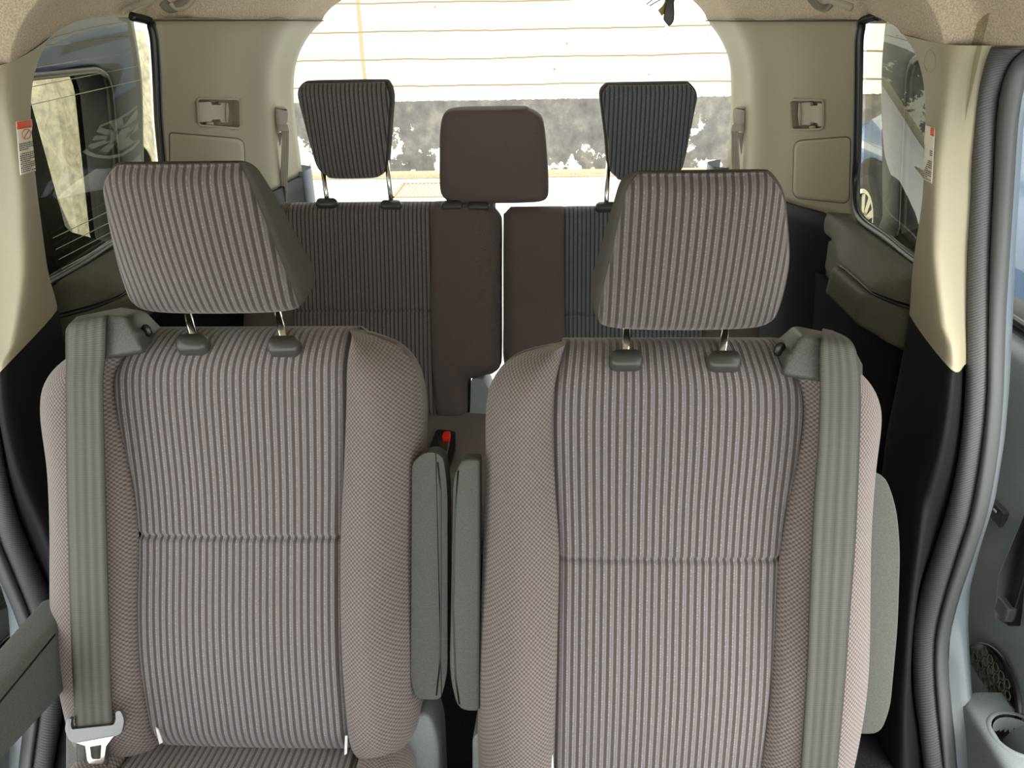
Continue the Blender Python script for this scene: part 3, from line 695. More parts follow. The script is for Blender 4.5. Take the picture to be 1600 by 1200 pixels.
for sd in ('L', 'R'):
    q = SIDE[sd]; sg = q['sg']; side = 'left' if sg < 0 else 'right'
    # ---- D-pillar trim
    A = [atY(x, y, YA) for x, y in q['A']]; B = [atY(x, y, YB) for x, y in q['B']]
    q['A3'], q['B3'] = A, B
    lid_z = atY(1285 if sg > 0 else 315, 327, 1.8).z
    def dsurf(A, B, z0, z1, n=26, ns=22):
        a = resample(cr(A, 8), 200); b = resample(cr(B, 8), 200); rows = []
        az = np.array([p.z for p in a])[::-1]; bz = np.array([p.z for p in b])[::-1]
        for i in range(n+1):
            z = z0+(z1-z0)*i/n
            pa = Vector((float(np.interp(z, az, np.array([p.x for p in a])[::-1])), YA, z)); pb = Vector((float(np.interp(z, bz, np.array([p.x for p in b])[::-1])), YB, z))
            r = []
            for k in range(ns+1):
                s_ = k/ns; p = pa.lerp(pb, s_)
                nrm = Vector((-sg*.94, -.33, 0)); p = p + nrm*(.045*math.sin(PI*s_) * (1-.5*s_) + .018*math.exp(-((s_-.62)/.13)**2))
                r.append(p)
            # lips: out to the glass and back to the tailgate frame
            r = [r[0]+Vector((sg*.008, .05, 0)), r[0]+Vector((sg*.008, .012, 0))]+r+[r[-1]+Vector((sg*.015, .02, 0)), r[-1]+Vector((sg*.05, .05, 0))]
            rows.append(r)
        return rows
    ztop = A[0].z+.004; zmid = atY(1290 if sg > 0 else 310, 326, 1.75).z
    rows = dsurf(A, B, zmid, ztop)
    # front skin plus an outer skin 3.5 cm behind it
    fv, ff = grid(rows); nr_, nc_ = len(rows), len(rows[0]); k_ = len(fv); 
    bv_ = [v+(Vector((sg*.08, 1, 0))*.035).lerp(Vector((sg*.94, .33, 0))*.035, min(1, max(0, (i_ % nc_-2)/8))) for i_, v in enumerate(fv)]; per = [(0, j) for j in range(nc_)]+[(i, nc_-1) for i in range(1, nr_)]+[(nr_-1, j) for j in range(nc_-2, -1, -1)]+[(i, 0) for i in range(nr_-2, 0, -1)]
    pi = [i*nc_+j for i, j in per]
    dp = mesh('trim_2' if sg < 0 else 'trim_3', fv+bv_, ff+[tuple(k_+q_ for q_ in reversed(t)) for t in ff]+[(a, b, k_+b, k_+a) for a, b in zip(pi, pi[1:]+pi[:1])], TRIM, None, weld=False); st(dp)
    q['dp'] = dp
    bb = bmesh.new(); bb.from_mesh(dp.data)
    if bb.calc_volume(signed=True) < 0:
        bmesh.ops.reverse_faces(bb, faces=bb.faces); bb.to_mesh(dp.data)
    bb.free()
    # recess for the belt clip
    rp = [(308, 153), (374, 155), (375, 201), (310, 196)] if sg < 0 else [(1235, 156), (1287, 156), (1286, 202), (1238, 203)]
    bvp = bvh_of(dp)
    cpx = [(x, y) for x, y in rpoly([(x, y, 6) for x, y in rp])]
    front = []; back = []
    cc = cast(bvp, sum(p[0] for p in rp)/4, sum(p[1] for p in rp)/4, 0); dr = (cc-CAM).normalized()
    nn = bvp.ray_cast(CAM, dr)[1]; nn = nn if nn.dot(dr) < 0 else -nn
    q['n'] = nn
    for x, y in cpx:
        r_ = ray(x, y); p = CAM+r_*((cc-CAM).dot(nn)/r_.dot(nn)); front.append(p+nn*.04); back.append(p-nn*.020)
    cutter = mesh('cut', *prism(front, back), None, None, smooth=False)
    def svol(me):
        b_ = bmesh.new(); b_.from_mesh(me); v_ = b_.calc_volume(signed=True); b_.free(); return v_
    v0 = abs(svol(dp.data))
    for solver, flip_d, flip_c in (('EXACT', 0, 0), ('FAST', 0, 0), ('EXACT', 1, 0), ('EXACT', 0, 1), ('FAST', 1, 0)):
        for o_, fl in ((dp, flip_d), (cutter, flip_c)):
            if fl: o_.data.flip_normals()
        bm_ = dp.modifiers.new('cut', 'BOOLEAN'); bm_.object = cutter; bm_.operation = 'DIFFERENCE'; bm_.solver = solver
        bpy.context.view_layer.update(); dg = bpy.context.evaluated_depsgraph_get(); dg.update(); nm = bpy.data.meshes.new_from_object(dp.evaluated_get(dg)); v1 = abs(svol(nm))
        if v0*.90 < v1 < v0*.995 and len(nm.vertices) > len(dp.data.vertices): break
        dp.modifiers.clear()
        for o_, fl in ((dp, flip_d), (cutter, flip_c)):
            if fl: o_.data.flip_normals()
    dp.modifiers.clear(); dp.data = nm
    bpy.data.objects.remove(cutter)
    # rim of the recess
    mesh('recess_rim', *tube([cast(bvp, x, y, .000) for x, y in cpx+cpx[:1]], .0026, 8, caps=False), TRIM, dp)
    # belt clip lying in the recess
    cl = thing('belt_clip', cc, 'beige plastic belt clip folded into the %s rear pillar recess' % side, 'clip', 'rear pillar belt clips')
    Xc = (cast(bvp, rp[1][0], rp[1][1], 0)-cast(bvp, rp[0][0], rp[0][1], 0)).normalized(); Yc = nn.cross(Xc)*-1
    if Yc.z < 0: Yc = -Yc
    w_ = (cast(bvp, *rp[1], 0)-cast(bvp, *rp[0], 0)).length; h_ = (cast(bvp, *rp[3], 0)-cast(bvp, *rp[0], 0)).length
    o = cc-nn*.012
    def cp(u, v, d=0): return o + Xc*(u*w_) + Yc*(v*h_) + nn*d
    CL = m_grain('clip plastic '+side, (.44, .41, .31), .45, 900, .1, .1)
    e = 1 if sg > 0 else -1; k0 = 1 if sg > 0 else -1
    out = [(-.30, -.36), (-.02, -.36), (.0, -.27), (.20, -.27), (.22, -.38), (.36, -.38), (.36, .36), (.22, .38), (.20, .28), (0, .28), (-.02, .40), (-.30, .36)]
    off = .04 if sg > 0 else -.12
    pts = [((u+off) if sg > 0 else (u+off), v) for u, v in out]
    mesh('clip_plate', *prism([cp(u, v, .008) for u, v in pts], [cp(u, v, -.002) for u, v in pts]), CL, cl, bevel=.0015)
    ux = (-.30 if sg > 0 else .34)+off
    mesh('clip_bar', *tube([cp(ux, -.36, .008), cp(ux, 0, .010), cp(ux, .36, .008)], .0035, 10), CL, cl)
    mesh('clip_stub', *tube([cp(off-.05*e, -.44, .003), cp(off+.10*e, -.44, .003)], .004, 10), CL, cl)
    # access lid with its shadow gap
    lp = [(264, 207, 6), (381, 217, 14), (384, 330, 10), (266, 322, 10)] if sg < 0 else [(1241, 220, 14), (1330, 213, 10), (1327, 318, 12), (1239, 309, 14)]
    bvp = bvh_of(dp)
    opx = rpoly(lp, 6)
    cxx = sum(p[0] for p in opx)/len(opx); cyy = sum(p[1] for p in opx)/len(opx)
    dense = []
    for i, p in enumerate(opx):
        b_ = opx[(i+1) % len(opx)]; nn_ = max(1, int(math.hypot(b_[0]-p[0], b_[1]-p[1])/6))
        for k in range(nn_): dense.append((p[0]+(b_[0]-p[0])*k/nn_, p[1]+(b_[1]-p[1])*k/nn_))
    lid = fill_px('access_lid', bvp, dense, TRIM, dp, .001, .0012, 8)
    mesh('lid_gap', *tube([cast(bvp, x, y, .0010) for x, y in dense+dense[:1]], .0011, 6, caps=False), nmat('gap', (.08, .075, .05), .8), lid)
    # lower dark quarter trim under the D-pillar
    rows = dsurf([p for p in A]+[Vector((A[-1].x+sg*.01, YA, .44))], [p for p in B]+[Vector((B[-1].x, YB, .44))], .44, zmid-.0015, n=20)
    lo = mesh('trim_4' if sg < 0 else 'trim_5', *grid(rows), BLK, None, solid=.02, off=0); st(lo)
    # grey tailgate side trim at the foot of the opening
    zt = B[6].z+.012
    # ---- C-pillar trim
    f = (lambda c: c) if sg > 0 else (lambda c: [Vector((-p.x, p.y-.065, p.z)) for p in c])
    E0 = [atX(x, y, sg*.715) for x, y in q['E0']]
    q['E03'] = E0
    CRc = f(CRR); E2 = f(E2R)
    lipo = [p+Vector((sg*.035, .004, 0)) for p in E0]
    def cj(c, top):   # split at the light/dark joint: follows a sloping line z = z0
        return zcut(c, top, True), zcut(c, top, False)
    zj = (1.168, 1.140, 1.120) if sg > 0 else (1.20, 1.165, 1.13)
    parts = []
    lift = list; q['tops'] = [E2[0], CRc[0]]
    for c, z in ((lift(lipo), zj[0]), (lift(E0), zj[0]), (lift(CRc), zj[1]), (lift(E2), zj[2]), (lift([p+Vector((sg*.03, .0, 0)) for p in E2]), zj[2])):
        parts.append(cj(cr(c, 6), z))
    up = loft([p[0] for p in parts], 50, 6); lw = loft([p[1] for p in parts], 40, 6)
    cpi = st(mesh('trim_6' if sg < 0 else 'trim_7', *grid(up), TRIM, None))
    q['cp'] = cpi
    # lower black pillar trim flows down to the sill
    E2l = [p+Vector((-sg*.004, 0, 0)) for p in f(E2low)]
    E2l = [p+Vector((sg*.0, 0, 0)) for p in zcut(cr(E2l, 6), zj[2], False)]
    def ext(c, ys): 
        c = zcut(cr(c, 6), 0, True); last = c[-1]
        return c+[Vector((sg*.70, y, z)) for y, z in ys]
    e0l = zcut(cr(E0, 6), zj[0], False)+[Vector((sg*.70, 1.10, .72)), Vector((sg*.70, 1.08, .44))]
    crl = zcut(cr(CRc, 6), zj[1], False)+[Vector((sg*.715, 1.0, .70)), Vector((sg*.72, .93, .43))]
    el2 = [p+Vector((sg*.03, 0, 0)) for p in E2l]
    lowr = loft([[p+Vector((sg*.035, .004, 0)) for p in e0l], e0l, crl, E2l, el2], 50, 6)
    st(mesh('trim_8' if sg < 0 else 'trim_9', *grid(lowr), BLK, None))
    # rubber seals of the door opening
    def seal(c2, c3, nm, mat, bulge):
        a = resample(cr(c2, 6), 160); b = resample(cr(c3, 6), 160)
        rows = []; uv = []; L = 0
        for i in range(160):
            if i: L += (a[i]-a[i-1]).length
            r = []
            for k in range(13):
                s_ = k/12; p = a[i].lerp(b[i], s_) + Vector((-sg*.8, -.6, 0)).normalized()*bulge*math.sin(PI*s_)**.6
                r.append(p); uv.append((s_, L))
            rows.append(r)
        return mesh(nm, *grid(rows), mat, None, uvs=uv, weld=False, solid=.002, off=0)
    sa = seal(f(E2low), [p+Vector((-sg*.0, 0, 0)) for p in f(E3R)], 'door_seal', RUB, .018)
    tag(sa, 'ribbed grey rubber seal along the %s sliding door opening, inner strip' % side, 'door seal', 'sliding door opening seals')
    a3 = [p+Vector((sg*.003, .002, 0)) for p in f(E3R)]
    sb = seal(a3, f(E4R), 'door_seal', RUB2, .014)
    tag(sb, 'smooth grey rubber seal along the %s sliding door opening, outer strip' % side, 'door seal', 'sliding door opening seals')
    E4b = f(E4R); sl_ = f(SILL)
    st(mesh('trim_10' if sg < 0 else 'trim_11', *grid(loft([E4b, sl_, [p+Vector((sg*.02, .03, 0)) for p in sl_]], 80, 4)), m_grain('painted sill '+side, (.22, .25, .27), .3, 500, .05, 0, .5), None))
    # outer body skin behind the seals so no light leaks between pillar trim and door
    sk = [p+Vector((sg*.01, .05, 0)) for p in f(E3R)]
    st(mesh('trim_12' if sg < 0 else 'trim_13', *grid(loft([sk, [Vector((sg*.80, 1.40, p.z)) if p.z > 1.2 else Vector((sg*.80, 1.6, p.z)) for p in sk]], 60, 4)), GLOSS, None))
DEEP = nmat('black lower trim', (.004, .004, .0045), .8, spec=.1)
# ---- quarter windows, side walls
for sd, sg in (('L', -1), ('R', 1)):
    q = SIDE[sd]; side = 'left' if sg < 0 else 'right'
    rows = []
    for i in range(9):
        z = 1.12+.52*i/8
        xa = abs(np.interp(z, [p.z for p in q['A3']][::-1], [p.x for p in q['A3']][::-1]))+.022
        rows.append([Vector((sg*(.752*(1-k/10)+xa*k/10+.006*math.sin(PI*k/10)), 1.27+(YA+.012-1.27)*k/10, z)) for k in range(11)])
    gl = mesh('window_1' if sg < 0 else 'window_2', *grid(rows), GLASS, None); st(gl)
    # antenna wires printed on the left glass
    if sg < 0:
        wires = []
        for z in (1.595, 1.565, 1.538, 1.512, 1.30, 1.28, 1.262, 1.245):
            wires.append(tube([Vector((-(.744*(1-k/10)+.72*k/10+.0) , 1.27+(YA-1.27)*k/10, z+.012*k/10)) for k in range(11)], .0007, 5))
        mesh('window_wire', *join(*wires), nmat('pale wire', (.5, .5, .42), .5), gl)
    # black gasket around the rear and lower edges of the window
    gp = [p+Vector((sg*.004, .002, 0)) for p in cr(q['A3'], 6) if p.z > 1.255]
    low = [Vector((sg*.752, 1.60, 1.243)), Vector((sg*.750, 1.45, 1.238)), Vector((sg*.748, 1.33, 1.233)), Vector((sg*.748, 1.20, 1.233))]
    topc = [Vector((gp[0].x+sg*.016, YA-.035, gp[0].z+.009))]
    path = cr(topc+gp[::3]+low, 5)
    st(mesh('trim_14' if sg < 0 else 'trim_15', *tube(path, .0085, 10), GLOSS, None))
    # side wall below the window, with the armrest shelf
    Ys = [1.225-.03*(sg < 0), 1.25, 1.28, 1.33, 1.40, 1.46, 1.50, 1.53, 1.56, 1.60, 1.66, 1.76]
    def C(xf, zf): return [Vector((sg*max(xf(y), .752-.8*(y-1.225) if y < 1.30 else 0), y, zf(y))) for y in Ys]
    fall = lambda y: float(np.interp(y, [1.50, 1.53, 1.58], [0, .7, 1])); fal2 = lambda y: float(np.interp(y, [1.50, 1.66], [0, 1]))
    curvs = [C(lambda y: .765, lambda y: 1.236), C(lambda y: .742, lambda y: 1.232), C(lambda y: .722-.0*fall(y), lambda y: 1.222), C(lambda y: .692+.03*fal2(y), lambda y: 1.188), C(lambda y: .686+.045*fal2(y), lambda y: 1.176)]
    w1 = mesh('wall_left' if sg < 0 else 'wall_right', *grid(loft(curvs, 40, 6)), OLV, None); st(w1)
    c2 = [C(lambda y: .690+.045*fall(y), lambda y: 1.170), C(lambda y: .676+.055*fall(y), lambda y: 1.163), C(lambda y: .672+.06*fall(y), lambda y: 1.13), C(lambda y: .674+.058*fall(y), lambda y: 1.112), C(lambda y: .70+.035*fall(y), lambda y: 1.098), C(lambda y: .735, lambda y: 1.085)]
    mesh('shelf_panel', *grid(loft(c2, 40, 6)), OLV, w1)
    gq = [Vector((p.x+sg*.003, p.y, p.z)) for p in c2[0]]
    mesh('groove', *tube(cr(gq, 4), .004, 8), GLOSS, w1)
    c3_ = [C(lambda y: .73, lambda y: 1.09), C(lambda y: .74, lambda y: .9), C(lambda y: .72, lambda y: .62), C(lambda y: .70, lambda y: .44)]
    mesh('lower_panel', *grid(loft(c3_, 30, 4)), DEEP, w1, solid=.02, off=0)
    # pull recess at the rear end of the shelf
    rc = Frame(Vector((0, 0, 0)), 0)
    px = [(1306, 432, 3), (1322, 447, 4), (1328, 484, 4), (1308, 472, 3)]
    bw = bvh_of(w1.children[0])
    pr_ = [(x, y) for x, y in rpoly(px, 3)]
    if sg > 0:
        h = [cast(bw, x, y, .001) for x, y in pr_]
        if all(p is not None for p in h):
            mesh('pull_recess', *prism(h, [p+Vector((.004, 0, 0)) for p in h]), CHR_PL, w1, smooth=False)
# black quarter floor panels and floor
st(mesh('floor', *box((0, .85, .40), (1.50, 2.7, .06)), m_grain('dark floor carpet', (.012, .012, .013), .98, 300, .5, .4, .1, .002), smooth=False))
# ---- headliner
def hside(sd, sg):
    q = SIDE[sd]
    if sg < 0: wpx = [(78, 58), (90, 48), (105, 40), (125, 32), (150, 26), (200, 20.5), (232, 24)]
    else: wpx = [(1412, 54), (1405, 47), (1397, 40), (1376, 29), (1354, 21)]
    wv = [atX(x, y, sg*.715) for x, y in wpx]
    pts = [Vector((sg*.70, -1.1, 1.50)), Vector((sg*.78, -.6, 1.58)), Vector((sg*.79, .4, 1.60)), Vector((sg*.785, 1.0, 1.598))]+sorted(q['tops'], key=lambda v: v.y)
    a = SIDE[sd]['A3'][0]; b = SIDE[sd]['B3'][0]
    seam = [a.lerp(b, k/6) + Vector((-sg*.94, -.33, 0))*(.045*math.sin(PI*k/6)**1.2*(1-k/12) + .018*math.exp(-((k/6-.62)/.13)**2)) for k in range(7)]
    pts2 = pts+wv+[p+Vector((0, 0, .002)) for p in seam]
    return pts2
HL, HR = hside('L', -1), hside('R', 1)
def byY(P, ys):
    P = cr(P, 6); Y = [p.y for p in P]
    for i in range(1, len(Y)): Y[i] = max(Y[i], Y[i-1]+1e-5)
    return [Vector((float(np.interp(y, Y, [p.x for p in P])), y, float(np.interp(y, Y, [p.z for p in P])))) for y in ys]
ys = list(np.linspace(-1.1, 1.1, 18))+list(np.linspace(1.13, YB, 140))
a_, b_ = byY(HL, ys), byY(HR, ys); rows = []
for p, r in zip(a_, b_):
    zc = float(np.interp(p.y, [-1.1, -.6, 1.3, 1.7, YB], [1.62, 1.74, 1.755, 1.735, 1.705])); row = [p+Vector((-.05, 0, -.006))]
    for k in range(49):
        s_ = -1+2*k/48; s_ = math.copysign(1-(1-abs(s_))**1.35, s_)
        q_ = p.lerp(r, (s_+1)/2); ez = q_.z; 
        q_ = Vector((q_.x, q_.y, ez+(zc-ez)*(1-abs(s_)**5)**.75)); row.append(q_)
    row.append(r+Vector((.05, 0, -.006))); rows.append(row)
# rear header turns down towards the tailgate opening
hd = mesh('ceiling', *grid(rows), HEAD, None); st(hd)
rows2 = []
for row in rows: rows2.append([Vector((p.x*1.03, p.y*1.0+.0, p.z+.035)) for p in row])
st(mesh('trim_16', *grid(rows2), nmat('roof skin', (.3, .32, .34), .4), None))
# thin shadow joint between headliner and rear pillar trims
for sd, sg in (('L', -1), ('R', 1)):
    H = (HL, HR)[sg > 0]; seam = H[-7:]
    mesh('joint', *tube([p+Vector((-sg*.004, -.0015, -.001)) for p in cr(seam, 4)], .0014, 6), nmat('joint', (.06, .055, .04), .8), hd)
bvc = bvh_of(hd)
# assist grips and hooks on the headliner
HARD = m_grain('beige hard plastic', (.42, .385, .29), .45, 900, .1, .1)
for sg, side in ((-1, 'left'), (1, 'right')):
    px = [(188, 17), (205, 8), (222, 1), (250, -14)] if sg < 0 else [(1334, 11), (1318, 4), (1300, -3), (1278, -14)]
    P = [cast(bvc, x, y, .004) for x, y in px]
    if all(P):
        gr = thing('assist_grip', P[0], 'beige assist grip on the headliner above the %s quarter window' % side, 'grip handle', 'headliner assist grips')
        mesh('grip_bar', *tube(cr(P, 6), [.003]+[.007]*(len(cr(P, 6))-1), 10, flat=.7), HARD, gr)
    px = [(255, 3), (264, 12), (280, 8), (292, -6)] if sg < 0 else [(1268, -6), (1280, 7), (1294, 10), (1303, 0)]
    P = [cast(bvc, x, y, .001) for x, y in px]
    if all(P):
        hk = thing('coat_hook', P[0], 'small recessed hook in the headliner above the %s rear pillar' % side, 'hook', 'headliner hooks')
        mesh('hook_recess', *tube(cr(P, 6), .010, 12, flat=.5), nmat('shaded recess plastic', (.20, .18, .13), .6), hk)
        mesh('hook_rim', *tube([p+Vector((.016, 0, -.002)) for p in cr(P, 6)], .005, 10), HARD, hk)

# ---- warning labels
def label(name, bv, quad, lab, order):
    a, b, c, d = [Vector(p) for p in quad]
    P = lambda s_, t: (a*(1-s_)+b*s_)*(1-t)+(d*(1-s_)+c*s_)*t
    lb = thing('warning_label', cast(bv, *P(.5, .5), .001), lab, 'sticker')
    def sub(nm, s0, t0, s1, t1, mat, off, nu=6, nv=6):
        cs = [P(s0, t0), P(s1, t0), P(s1, t1), P(s0, t1)]
        return patch(nm, bv, cs, mat, lb, off, nu, nv, .0004)
    sub('sticker_sheet', 0, 0, 1, 1, nmat('sticker paper', (.82, .78, .66), .5), .0012, 10, 24)
    sub('red_band', 0.02+.66*order, .01, .98, .15, nmat('sticker red', (.72, .10, .04), .5), .0020, 8, 4)
    ink = nmat('sticker ink', (.06, .05, .05), .6)
    rnd = random.Random(3); bits = []
    for r in range(15):
        t = .42+.56*r/15; x = .06
        if r == 4: bits.append(((.03, t), (.97, t+.004))); continue
        end = .95 if r not in (3, 9, 13) else .6
        if order and (t < .55): x = .72
        elif order: x = max(.06, .70-1.5*(t-.55))
        while x < end:
            w = rnd.uniform(.03, .10); bits.append(((x, t), (min(x+w, end), t+.02))); x += w+.025
    bits.append(((.03, .385), (.97, .389)))
    parts = []
    for (s0, t0), (s1, t1) in bits:
        q = [cast(bv, *P(s, t), .0024) for s, t in ((s0, t0), (s1, t0), (s1, t1), (s0, t1))]
        if all(v is not None for v in q): parts.append((q, [(0, 1, 2, 3)]))
    mesh('printed_text', *join(*parts), ink, lb, smooth=False, weld=False)
    redm = nmat('sticker pink red', (.70, .22, .15), .5)
    rg = [cast(bv, *P(.55+.27*math.cos(k*PI/12), .265+.095*math.sin(k*PI/12)), .0024) for k in range(25)]
    sl_ = [cast(bv, *P(.55-.17+.34*k/5, .33-.13*k/5), .0024) for k in range(6)]
    if not order: mesh('ban_symbol', *join(tube(rg, .0007, 5), tube(sl_, .0007, 5)), redm, lb)
    return lb
bL = bvh_of(SIDE['L']['cp']); bR = bvh_of(SIDE['R']['cp'])
label('warning_label', bL, [(24, 190), (48, 186), (57, 266), (31, 274)], 'white warning sticker with red band on the left beige pillar', 0)
label('warning_label', bR, [(1444, 194), (1462, 200), (1457, 287), (1441, 279)], 'half peeled warning sticker with red corner on the right beige pillar', 1)
# round cap outlined on the right pillar
ci = [cast(bR, 1453+9*math.cos(k*PI/12), 96+17*math.sin(k*PI/12), .0005) for k in range(25)]
if all(v is not None for v in ci): mesh('round_cap', *tube(ci, .0004, 5), HARD, SIDE['R']['cp'])

# ---- third-row shoulder belts on the rear pillars
bdL, bdR = bvh_of(SIDE['L']['dp']), bvh_of(SIDE['R']['dp'])
for sd, bv, X0 in (('L', bdL, 437), ('R', bdR, 1157)):
    sg = -1 if sd == 'L' else 1; side = 'left' if sg < 0 else 'right'
    c = cast(bv, X0, 180, .012)
    bt = thing('seat_belt', c, 'pale grey third-row shoulder belt hanging from its guide on the %s rear pillar' % side, 'seat belt', 'third-row shoulder belts')
    Fb = Frame(c+Vector((0, -.02, 0)), 0)
    cap = rpoly([(X0-12, 172, 5), (X0-4, 165, 6), (X0+10, 167, 6), (X0+13, 176, 5), (X0+12, 194, 5), (X0-11, 195, 5)], 4)
    mesh('guide_cap', *prism([Fb.px(x, y, .014) for x, y in cap], [Fb.px(x, y, -.02) for x, y in cap]), m_grain('cap ivory '+side, (.70, .68, .60), .4, 900, .1, .1), bt, bevel=.008)
    m_ = (lambda x: X0+x) if sg < 0 else (lambda x: X0-x)
    hk = rpoly([(m_(-9), 194, 2), (m_(13), 194, 2), (m_(16), 208, 3), (m_(8), 212, 3), (m_(2), 204, 3), (m_(-6), 210, 3), (m_(-12), 206, 3)], 3)
    mesh('guide_loop', *prism([Fb.px(x, y, .012) for x, y in hk], [Fb.px(x, y, .002) for x, y in hk]), m_grain('loop ivory '+side, (.62, .6, .52), .4, 900, .1, .1), bt, bevel=.002)
    A = [(m_(3), 205), (m_(3), 230), (m_(1), 270), (m_(-2), 330), (m_(-2), 380)]; B = [(m_(14), 205), (m_(14), 230), (m_(13), 270), (m_(10), 330), (m_(10), 380)]
    strip('front_webbing', [Fb.px(x, y, .012+.0002*(y-205)) for x, y in A], [Fb.px(x, y, .012+.0002*(y-205)) for x, y in B], BELT3, bt)
    A = [(m_(-6), 207), (m_(-10), 235), (m_(-15), 285), (m_(-16), 330)]; B = [(m_(4), 207), (m_(0), 235), (m_(-6), 285), (m_(-7), 330)]
    strip('rear_webbing', [Fb.px(x, y, .002) for x, y in A], [Fb.px(x, y, .002) for x, y in B], BELT3, bt)
    sh = [(m_(-12), 212), (m_(-3), 230), (m_(-12), 290), (m_(-20), 300), (m_(-18), 240)]
# ---- centre belt stowed at the rear header
hp = atY(1040, 30, 1.9); Fk = Frame(hp, 0)
hb = thing('stowed_belt', atY(1045, -40, 1.9), 'black belt tongue hanging from the roof in front of the bright rear opening', 'seat belt')
strip('webbing', [Fk.px(x, y, w) for x, y, w in ((1050, -70, 0), (1046, -20, 0), (1042, 0, .003), (1037, 22, .006))], [Fk.px(x, y, w) for x, y, w in ((1066, -70, 0), (1060, -20, -.004), (1054, 0, -.006), (1050, 22, -.004))], nmat('black webbing', (.03, .028, .02), .6), hb)
strip('folded_webbing', [Fk.px(x, y, w) for x, y, w in ((1041, -40, 0), (1040, -5, .0), (1036, 8, .004), (1028, 16, .006))], [Fk.px(x, y, w) for x, y, w in ((1048, -40, 0), (1047, -5, -.004), (1042, 14, -.004), (1034, 25, -.0))], nmat('ochre webbing', (.35, .28, .11), .6), hb)
kb_ = rpoly([(1042, -2, 3), (1053, -2, 3), (1054, 22, 5), (1053, 34, 5), (1046, 42, 4), (1040, 36, 3), (1036, 30, 3), (1038, 18, 4)], 3)
tg = mesh('tongue', *prism([Fk.px(x, y, .010) for x, y in kb_], [Fk.px(x, y, -.004) for x, y in kb_]), nmat('dark tongue plastic', (.035, .032, .025), .4), hb, bevel=.003)
blade(Fk, [(1039, 37), (1047, 42), (1046, 48), (1044, 49), (1042, 62), (1037, 58), (1039, 42)], [(1040, 50), (1042, 51), (1042, 55), (1040.6, 56), (1039.6, 56), (1039.6, 52), (1039.8, 51)], .004, .002, tg)
mesh('wire_clip', *join(tube([Fk.px(1010, 7, 0), Fk.px(1024, -4, 0), Fk.px(1050, -14, 0)], .0012, 6), tube([Fk.px(1015, 9, 0), Fk.px(1029, 1, 0), Fk.px(1050, -8, 0)], .0012, 6)), CLR, hb)
# ---- tailgate sill and lower side trims of the opening
for sg in (-1, 1):
    st(mesh('trim_17' if sg < 0 else 'trim_18', *grid(loft([[Vector((sg*.62, 2.14, z)) for z in (1.245, 1.0, .7, .46)], [Vector((sg*.56, 2.13, z)) for z in (1.25, 1.0, .7, .46)], [Vector((sg*.555, 2.20, z)) for z in (1.25, 1.0, .7, .46)], [Vector((sg*.60, 2.24, z)) for z in (1.25, 1.0, .7, .46)]], 20, 4)), m_grain('grey tailgate trim %d' % sg, (.20, .225, .25), .5, 600, .4, .3), None))

